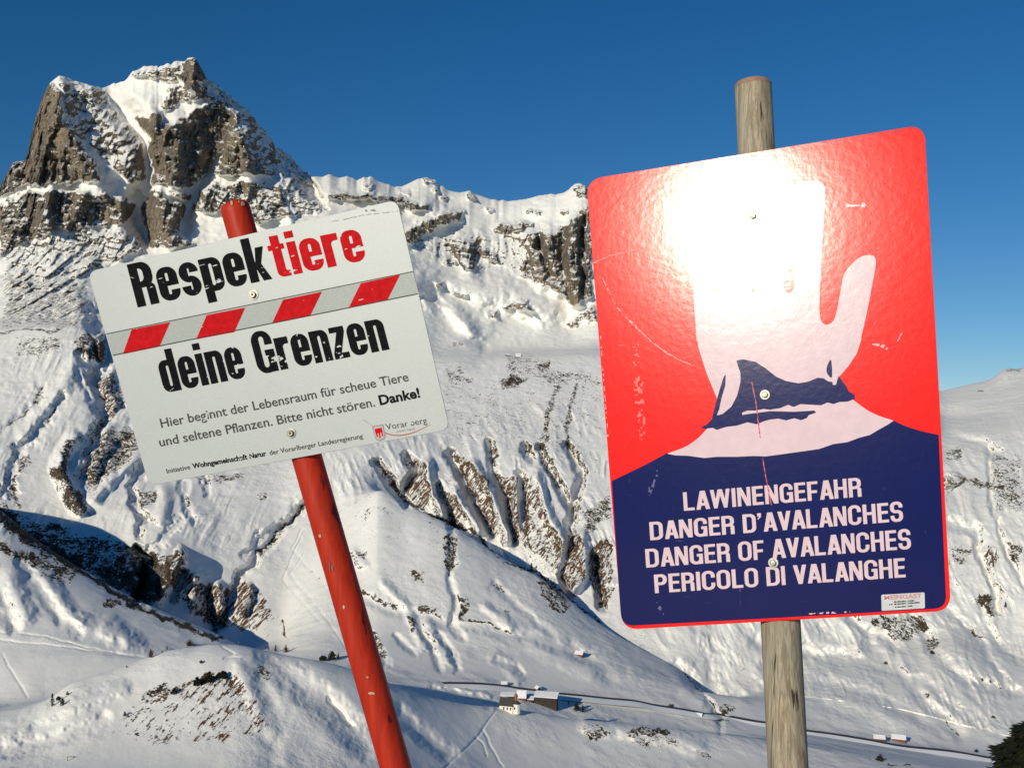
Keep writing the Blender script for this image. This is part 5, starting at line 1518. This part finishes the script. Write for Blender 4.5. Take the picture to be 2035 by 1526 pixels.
tag(strip('road_bank', -3.1, 2.7, 0.80, M_BANK, 2.2), kind='structure')
tag(strip('road', -3.0, 2.6, 0.88, M_ASPHALT), kind='structure')

# ---- chapel
def base_at(u, v, sink=0.3):
    q = surf(u, v)
    return Vector((q.x, q.y, q.z - sink))
cp = base_at(1004, 1411, 0.6)
k = cp.y / F                                            # metres per photo pixel at the chapel
Chapel = thing('chapel', 'small white chapel with dark shingled roof and rust-red onion spire on the valley floor', 'chapel', tuple(cp))
rz = math.radians(-16)
m = lambda: MB(cp, rz)
nl, nh, nr_, nd = 27 * k, 12.5 * k, 24.5 * k, 18 * k
m().gable_walls(-12 * k, 15 * k, 0, nd, -1.5, nh, nr_ - .1).build('nave', M_WHITEWASH, Chapel)
m().gable_roof(-12 * k, 15 * k, 0, nd, nh, nr_, .25, .45).build('roof', M_SLATE, Chapel)
ch = m()
x0, x1, y0, y1 = 15 * k + .0, 28 * k, 2 * k, 16 * k
ch.add([(x0, y0, -1.5), (x1 - 3.5 * k, y0, -1.5), (x1, y0 + 3.5 * k, -1.5), (x1, y1 - 3.5 * k, -1.5), (x1 - 3.5 * k, y1, -1.5), (x0, y1, -1.5)] +
       [(x0, y0, nh + .8), (x1 - 3.5 * k, y0, nh + .8), (x1, y0 + 3.5 * k, nh + .8), (x1, y1 - 3.5 * k, nh + .8), (x1 - 3.5 * k, y1, nh + .8), (x0, y1, nh + .8)],
       [(0, 1, 7, 6), (1, 2, 8, 7), (2, 3, 9, 8), (3, 4, 10, 9), (4, 5, 11, 10), (6, 7, 8, 9, 10, 11), (5, 0, 6, 11)])
ch.build('choir', M_WHITEWASH, Chapel)
ym = (y0 + y1) / 2
cr_ = m()
ring_ = [(x0 - .1, y0 - .35), (x1 - 3.3 * k, y0 - .35), (x1 + .35, y0 + 3.3 * k), (x1 + .35, y1 - 3.3 * k), (x1 - 3.3 * k, y1 + .35), (x0 - .1, y1 + .35)]
cr_.add([(x, y, nh + .82) for x, y in ring_] + [(x0 + 1.5 * k, ym, nr_ - .3)], [(i, (i + 1) % 6, 6) for i in range(6)] + [tuple(range(5, -1, -1))])
cr_.build('choir_roof', M_SLATE, Chapel)
for wx in (-3.0 * k, 4.2 * k, 11 * k):
    w_ = m().box(wx - .42, wx + .42, -.06, .02, 3.0 * k, 8.5 * k).build('window', M_PANE, Chapel)
m().box(18.5 * k - .4, 18.5 * k + .4, y0 - .06, y0 + .02, 4.5 * k, 9.5 * k).build('window', M_PANE, Chapel)
m().box(-8.5 * k - .5, -8.5 * k + .5, -.08, .02, -.6, 4.5 * k).build('door', M_DOOR, Chapel)
# ridge turret with onion spire
tc0 = MB(cp, rz).M @ Vector((19.5 * k, ym, 0))
tw = disc('bell_turret', tc0 + Vector((0, 0, nr_ - 5 * k)), Vector((0.001, 0, 1)), [(2.9 * k, 0), (2.9 * k, 9 * k)], 8, M_COPPER, Chapel)
disc('onion_spire', tc0 + Vector((0, 0, nr_ + 4 * k)), Vector((0.001, 0, 1)), [(2.9 * k, 0), (3.7 * k, .8 * k), (3.9 * k, 2.0 * k), (3.2 * k, 3.6 * k), (1.7 * k, 5.0 * k), (.9 * k, 6.4 * k), (.5 * k, 8.5 * k), (.12 * k, 11.5 * k)], 12, M_COPPER, Chapel)
m().box(-22 * k, -12.6 * k, .5, 1.0, -1.2, 1.3).build('yard_wall', M_GREYWOOD, Chapel)

def barn(label, cat, u, v, w, d, hf, hb, rz, wall, name='barn', roof='shed', rh=2.2, sink=.8, wins=0, base=None, ov=.6):
    b = base_at(u, v, sink)
    kk = b.y / F
    o = thing(name, label, cat, tuple(b))
    mm = lambda: MB(b, rz)
    w, d, hf, hb, rh = w * kk, d * kk, hf * kk, hb * kk, rh * kk
    if roof == 'shed':
        mm().add([(-w / 2, 0, -3), (w / 2, 0, -3), (w / 2, d, -3), (-w / 2, d, -3), (-w / 2, 0, hf), (w / 2, 0, hf), (w / 2, d, hb), (-w / 2, d, hb)],
                 [(0, 3, 2, 1), (4, 5, 6, 7), (0, 1, 5, 4), (1, 2, 6, 5), (2, 3, 7, 6), (3, 0, 4, 7)]).build('wall', wall, o)
        mm().shed_roof(-w / 2, w / 2, 0, d, hf + .04, hb + .04, .16, ov).build('roof', M_GREYWOOD, o)
        mm().shed_roof(-w / 2, w / 2, 0, d, hf + .205, hb + .205, .5, ov * .9).build('snow_cover', M_ROOFSNOW, o)
    else:
        mm().gable_walls(-w / 2, w / 2, 0, d, -3, hf, hf + rh).build('wall', wall, o)
        mm().gable_roof(-w / 2, w / 2, 0, d, hf, hf + rh, .16, ov).build('roof', M_GREYWOOD, o)
        mm().gable_roof(-w / 2, w / 2, 0, d, hf + .165, hf + rh + .165, .45, ov * .9).build('snow_cover', M_ROOFSNOW, o)
    for i in range(wins):
        x = -w / 2 + w * (i + .7) / (wins + .4)
        mm().box(x - .9, x + .9, -.08, .02, hf * .62, hf * .62 + .55).build('window', M_PANE, o)
    return o
barn('long dark timber barn with snow roof right of the white chapel', 'barn', 1083, 1404, 45, 17, 20, 26, math.radians(-14), M_DARKWOOD, wins=3)
barn('low dark shed between the chapel and the long barn', 'shed', 1051, 1394, 15, 10, 6, 9, math.radians(-8), M_DARKWOOD, name='shed')
barn('red-brown farmhouse with steep snow roof just behind the chapel spire', 'farmhouse', 1035, 1391, 17, 16, 8, 8, math.radians(-6), M_REDBOARD, name='farmhouse', roof='gable', rh=10)
barn('flat dark wing with snow roof behind the chapel nave', 'outbuilding', 1010, 1385, 30, 12, 4, 7, math.radians(-4), M_DARKWOOD, name='outbuilding')
barn('tiny dark hut in the valley shade above the road, left of its twin', 'hut', 1001, 1361.5, 10, 7, 3.5, 3.5, math.radians(6), M_DARKWOOD, name='hut', roof='gable', rh=3, sink=.2)
barn('tiny dark hut in the valley shade above the long barn', 'hut', 1066, 1370.5, 9, 7, 4, 4, math.radians(-60), M_DARKWOOD, name='hut', roof='gable', rh=3, sink=.2)
barn('lone red-brown hay hut on the smooth slope above the valley', 'hut', 1149, 1303, 15, 11, 4.5, 4.5, math.radians(-24), M_REDBOARD, name='hay_hut', roof='gable', rh=4, sink=.3)
barn('small dark hut beside the road near the stream bridge', 'hut', 1387, 1425.5, 12, 9, 4.5, 4.5, math.radians(-20), M_DARKWOOD, name='hut', roof='gable', rh=3, sink=.2)
barn('left one of two red huts above the road', 'hut', 1747, 1472.5, 20, 14, 6, 6, math.radians(-12), M_REDBOARD, name='hut', roof='gable', rh=4.5, sink=.3)
barn('right and larger one of two red huts above the road', 'hut', 1785, 1473.5, 25, 16, 6.5, 6.5, math.radians(-18), M_REDBOARD, name='hut', roof='gable', rh=5, sink=.3)
barn('pale little alpine house on the edge of the upper bench', 'house', 1030, 708, 10, 6, 3.4, 3.4, math.radians(-10), M_WHITEWASH, name='mountain_hut', roof='gable', rh=2, sink=.3, ov=.8)
barn('brown little cabin left of the pale house on the upper bench', 'cabin', 1010, 708, 7, 6, 3, 3, math.radians(20), M_GREYWOOD, name='cabin', roof='gable', rh=2, sink=.3)

# ---- bridge pier where the stream passes under the road
bq = base_at(1431, 1431, 0)
Br = thing('bridge', 'short dark stone bridge carrying the road over the stream gully', 'bridge', tuple(bq))
mb = MB(bq, math.radians(-14))
mb.add([(-2.6, -4.2, -9), (2.0, -4.2, -9), (2.6, -3.6, 1.0), (-4.2, -3.6, 1.0), (-2.6, 3, -9), (2.0, 3, -9), (2.6, 3, 1.0), (-4.2, 3, 1.0)], [(0, 1, 2, 3), (4, 7, 6, 5), (0, 4, 5, 1), (1, 5, 6, 2), (3, 2, 6, 7), (0, 3, 7, 4)])
mb.build('abutment', simple_mat('dark_masonry', (0.07, 0.062, 0.055), 0.85, 1.0, 0.4), Br)
MB(bq, math.radians(-14)).box(-6, 6, -3.75, -3.62, 1.0, 2.3).build('parapet', simple_mat('parapet_stone', (0.12, 0.11, 0.10), 0.85), Br)

# ---- foliage
def leaf_mat(name, c0, c1, rough=0.7):
    t = NT(name)
    n = t.noise(2.5, 3, 0.6, t.pos(obj=True))
    t.set('Base Color', t.mix(t.step(n, .35, .65), c0, c1)); t.set('Roughness', rough); t.set('Specular IOR Level', 0.2)
    return t.m
M_NEEDLE = leaf_mat('spruce_needles', (0.012, 0.018, 0.010), (0.032, 0.040, 0.020))
M_PINE = leaf_mat('dwarf_pine_needles', (0.007, 0.009, 0.005), (0.022, 0.024, 0.011))
M_TWIG = leaf_mat('bare_twigs', (0.075, 0.055, 0.040), (0.14, 0.105, 0.075))

def limb(vs_, fs_, a, b, r0, r1, n=5):
    ax = (b - a).normalized(); e1 = ax.orthogonal().normalized(); e2 = ax.cross(e1)
    k0 = len(vs_)
    for q, r in ((a, r0), (b, r1)):
        for i in range(n):
            th = 2 * math.pi * i / n
            vs_.append(q + (e1 * math.cos(th) + e2 * math.sin(th)) * r)
    for i in range(n):
        j = (i + 1) % n
        fs_.append((k0 + i, k0 + j, k0 + n + j, k0 + n + i))

def conifer(name, label, cat, loc, h, w, seed, n=260, group=None, mat=None, rounded_=False, leaf=1.0):
    r_ = random.Random(seed)
    o = thing(name, label, cat, tuple(loc), group)
    vs_, fs_ = [], []
    limb(vs_, fs_, loc + Vector((0, 0, -.6)), loc + Vector((0, 0, h * .95)), w * .07 + .03, .02, 7)
    for k in range(10):
        z = h * r_.uniform(.15, .8); a = r_.uniform(0, 6.28); q = loc + Vector((0, 0, z))
        limb(vs_, fs_, q, q + Vector((math.cos(a), math.sin(a), .1)) * w * .4 * (1 - z / h), .04 * w, .01, 4)
    mesh_obj('trunk', vs_, fs_, M_BARK, o)
    vs_, fs_ = [], []
    for k in range(n):
        t_ = r_.random() ** .75
        if rounded_:
            rad = w * .5 * math.sqrt(max(0, 1 - (1.7 * t_ - .75) ** 2)) if t_ < .99 else .1
        else:
            rad = w * .5 * (1 - t_) ** .85 + .04 * w
        whorl = .72 + .28 * math.sin(t_ * 34)
        a = r_.uniform(0, 6.28); rr = rad * (r_.uniform(.35, 1.02 if rounded_ else 1.08)) * (.5 + .5 * whorl if rounded_ else whorl)
        c = loc + Vector((math.cos(a) * rr, math.sin(a) * rr, h * (.08 + .92 * t_) - rr * .25))
        out = Vector((math.cos(a), math.sin(a), r_.uniform(-.5, .25))).normalized()
        sd = Vector((-math.sin(a), math.cos(a), r_.uniform(-.4, .4))).normalized()
        L_ = w * r_.uniform(.10, .20) * leaf; W_ = L_ * r_.uniform(.35, .6)
        b = len(vs_)
        up = out.cross(sd).normalized() * L_ * .3
        vs_ += [c - out * L_ * .6 + up * .3, c + sd * W_ - up * .3, c + out * L_ - up, c - sd * W_ - up * .3]
        fs_.append((b, b + 1, b + 2, b + 3))
    mesh_obj('crown', vs_, fs_, mat or M_NEEDLE, o)
    return o

def bush(name, label, cat, loc, h, w, seed, twigs=46, group=None, leafy=False, mat=None):
    r_ = random.Random(seed)
    o = thing(name, label, cat, tuple(loc), group)
    vs_, fs_ = [], []
    for k in range(5):
        a = r_.uniform(0, 6.28)
        limb(vs_, fs_, loc + Vector((0, 0, -.4)), loc + Vector((math.cos(a) * w * .2, math.sin(a) * w * .2, h * .55)), .06 * h * .6, .03 * h * .5, 4)
    mesh_obj('stem', vs_, fs_, M_BARK if leafy else M_TWIG, o)
    vs_, fs_ = [], []
    for k in range(twigs):
        a = r_.uniform(0, 6.28); el = r_.uniform(.15, 1.5)
        d = Vector((math.cos(a) * math.cos(el) * w * .5, math.sin(a) * math.cos(el) * w * .5, math.sin(el) * h)) * r_.uniform(.5, 1.05)
        q = loc + d
        if leafy:
            s_ = w * r_.uniform(.07, .15)
            e1 = Vector((r_.uniform(-1, 1), r_.uniform(-1, 1), r_.uniform(-1, 1))).normalized(); e2 = e1.orthogonal().normalized()
            b = len(vs_)
            vs_ += [q - e1 * s_, q + e2 * s_ * .7, q + e1 * s_, q - e2 * s_ * .7]; fs_.append((b, b + 1, b + 2, b + 3))
        else:
            limb(vs_, fs_, loc + d * .3 + Vector((0, 0, .1)), q, .035 * w * .6, .012 * w, 3)
    mesh_obj('crown' if leafy else 'twigs', vs_, fs_, mat or (M_NEEDLE if leafy else M_TWIG), o)
    return o

def px_obj(kind, name, label, cat, u, v, hp, wp, seed, group=None, **kw):
    q = base_at(u, v, .1)
    kk = q.y / F
    return kind(name, label, cat, q, hp * kk, wp * kk, seed, group=group, **kw)

px_obj(conifer, 'conifer', 'slender dark spruce at the far left end of the knoll crest', 'tree', 103, 1403, 26, 12, 1)
px_obj(bush, 'shrub', 'dark round shrub right behind the slender spruce on the knoll', 'shrub', 115, 1391, 8, 11, 2, leafy=True, twigs=160)
px_obj(bush, 'shrub', 'dark upright shrub just downhill of the slender spruce', 'shrub', 123, 1401, 13, 10, 3, leafy=True, twigs=160)
px_obj(bush, 'shrub', 'thin shrub on the crest uphill of the slender spruce', 'shrub', 134, 1381, 8, 8, 4, leafy=True, twigs=90)
px_obj(bush, 'shrub', 'single small dark shrub on the open snow left of the knoll tufts', 'shrub', 248, 1422, 9, 8, 5, leafy=True, twigs=110)
px_obj(bush, 'shrub', 'tiny dark shrub on the bare left crest of the knoll', 'shrub', 251, 1326, 4.5, 5, 6, leafy=True, twigs=60)
px_obj(bush, 'shrub', 'tiny dark shrub beside the big bare shrub on the knoll crest', 'shrub', 322, 1297, 7, 4, 7, leafy=True, twigs=60)
px_obj(bush, 'bare_shrub', 'big bare brown shrub on the knoll crest, leftmost of the bare ones', 'shrub', 299, 1306, 18, 19, 8, twigs=90)
px_obj(bush, 'bare_shrub', 'thin pale bare shrub between the big bare shrubs on the knoll crest', 'shrub', 331, 1291, 11, 7, 9, twigs=30)
px_obj(bush, 'bare_shrub', 'wide bare shrub near the knoll summit', 'shrub', 377, 1283, 13, 24, 10, twigs=110)
px_obj(bush, 'shrub', 'small dark shrub alone on the snow below the knoll summit', 'shrub', 400, 1317, 6, 9, 11, leafy=True, twigs=80)
px_obj(bush, 'dwarf_pine', 'lowest dwarf pine at the left edge of the knoll tufts', 'dwarf pine', 346, 1378, 11, 14, 12, leafy=True, twigs=200, mat=M_PINE)
px_obj(bush, 'dwarf_pine', 'round dwarf pine on the upper knoll, left of the tallest one', 'dwarf pine', 391, 1362, 17, 17, 13, leafy=True, twigs=260, mat=M_PINE)
px_obj(bush, 'dwarf_pine', 'tallest dark dwarf pine above the knoll tufts', 'dwarf pine', 415, 1355, 20, 19, 14, leafy=True, twigs=280, mat=M_PINE)
px_obj(bush, 'dwarf_pine', 'wide low dwarf pine right of the tallest one on the knoll', 'dwarf pine', 441, 1347, 13, 24, 15, leafy=True, twigs=240, mat=M_PINE)
px_obj(bush, 'bare_shrub', 'faint small bare shrub on the right end of the knoll crest', 'shrub', 533, 1291, 9, 8, 16, twigs=30)
px_obj(bush, 'bare_shrub', 'bare shrub in the middle of three on the right knoll crest', 'shrub', 548, 1294, 15, 12, 17, twigs=50)
px_obj(bush, 'bare_shrub', 'bushiest bare shrub on the right knoll crest', 'shrub', 567, 1296, 17, 16, 18, twigs=70)
px_obj(bush, 'shrub', 'low dark shrub left of the red post', 'shrub', 641, 1312, 9, 18, 19, leafy=True, twigs=170)
px_obj(bush, 'shrub', 'tall dark shrub next to the red post', 'shrub', 660, 1311, 17, 17, 20, leafy=True, twigs=240)
px_obj(bush, 'bare_shrub', 'brown bare shrub touching the red post at left', 'shrub', 672, 1310, 17, 12, 21, twigs=50)
px_obj(conifer, 'conifer', 'lone dark spruce on the crest of the middle ridge', 'tree', 1056, 1138, 20, 10, 22)
px_obj(conifer, 'conifer', 'tiny spruce on the right slope beside the blue sign corner', 'tree', 1997, 1206, 11, 6, 23)
px_obj(conifer, 'conifer', 'broad dark spruce right of the long barn', 'tree', 1146, 1411, 17, 17, 24)
px_obj(conifer, 'conifer', 'small dark spruce right of the broad spruce by the barn', 'tree', 1158, 1414, 13, 10, 25)
px_obj(conifer, 'conifer', 'thin dark spruce between the long barn and the broad spruce', 'tree', 1130, 1400, 9, 5, 26)
px_obj(bush, 'shrub', 'dark shrub at the foot of the tufted right slope', 'shrub', 1851, 1299, 8, 10, 27, leafy=True, twigs=110)
px_obj(bush, 'shrub', 'lone grey shrub on the smooth slope right of the wooden post', 'shrub', 1760, 1320, 7, 8, 28, leafy=True, twigs=80)
px_obj(bush, 'bare_shrub', 'larger bare brown shrub on the snowy shoulder at the right edge', 'shrub', 1952, 1353, 9, 11, 29, twigs=46)
px_obj(bush, 'bare_shrub', 'smaller bare brown shrub on the snowy shoulder at the right edge', 'shrub', 1968, 1356, 7, 9, 30, twigs=40)
px_obj(bush, 'shrub', 'dark shrub by the foot of the right-hand snow shoulder', 'shrub', 1973, 1426, 5, 8, 31, leafy=True, twigs=70)
px_obj(bush, 'shrub', 'dark shrub at the end of the little snow ditch near the big tree', 'shrub', 1940, 1494, 6, 9, 32, leafy=True, twigs=80)
px_obj(bush, 'shrub', 'dark thicket at the foot of the utility poles', 'shrub', 1748, 1511, 9, 15, 33, leafy=True, twigs=150)
px_obj(bush, 'shrub', 'dark shrub at the stream mouth above the chapel barns', 'shrub', 1003, 1216, 5, 6, 34, leafy=True, twigs=60)

# big dark pine at the lower right edge, on the near slope
ty = 42.0
tx = (2090 - CX) / F * ty
tz = float(near_z(tx, ty))
ttop = (CY - 1428) / F * ty
conifer('pine_tree', 'big near-black pine at the lower right edge of the view', 'tree', Vector((tx, ty, tz - .2)), ttop - tz + .2, 5.6, 40, n=15000, mat=M_PINE, rounded_=True, leaf=0.36)

# ---- poles and a rail frame
for (u, v, h_, lab) in [(1727, 1509, 19, 'left thin utility pole in the shade below the road'), (1755, 1511, 25, 'right taller utility pole in the shade below the road'), (474, 1283, 9, 'little marker pole on the knoll summit')]:
    q = base_at(u, v, .3); kk = q.y / F
    o = thing('utility_pole' if u > 600 else 'marker_pole', lab, 'pole', tuple(q))
    vs_, fs_ = [], []
    limb(vs_, fs_, q, q + Vector((0, 0, h_ * kk)), .13, .10, 7)
    mesh_obj('shaft', vs_, fs_, M_GREYWOOD, o)
    vs_, fs_ = [], []
    limb(vs_, fs_, q + Vector((-.7, 0, h_ * kk - .35)), q + Vector((.7, 0, h_ * kk - .35)), .09, .09, 5)
    mesh_obj('crossarm', vs_, fs_, M_GREYWOOD, o)
q = base_at(134, 1511, .2); q2_ = base_at(146, 1505, .2); kk = q.y / F
fr = thing('fence', 'small wooden rail frame standing in the snow at the lower left', 'fence', tuple(q))
for a in (q, q2_):
    vs_, fs_ = [], []; limb(vs_, fs_, a, a + Vector((0, 0, (9 if a is q else 4) * kk)), .14, .14, 5); mesh_obj('fence_post', vs_, fs_, M_GREYWOOD, fr)
vs_, fs_ = [], []; limb(vs_, fs_, q + Vector((0, 0, 8.5 * kk)), q2_ + Vector((.6, 0, 3.6 * kk)), .12, .12, 5); mesh_obj('rail', vs_, fs_, M_GREYWOOD, fr)
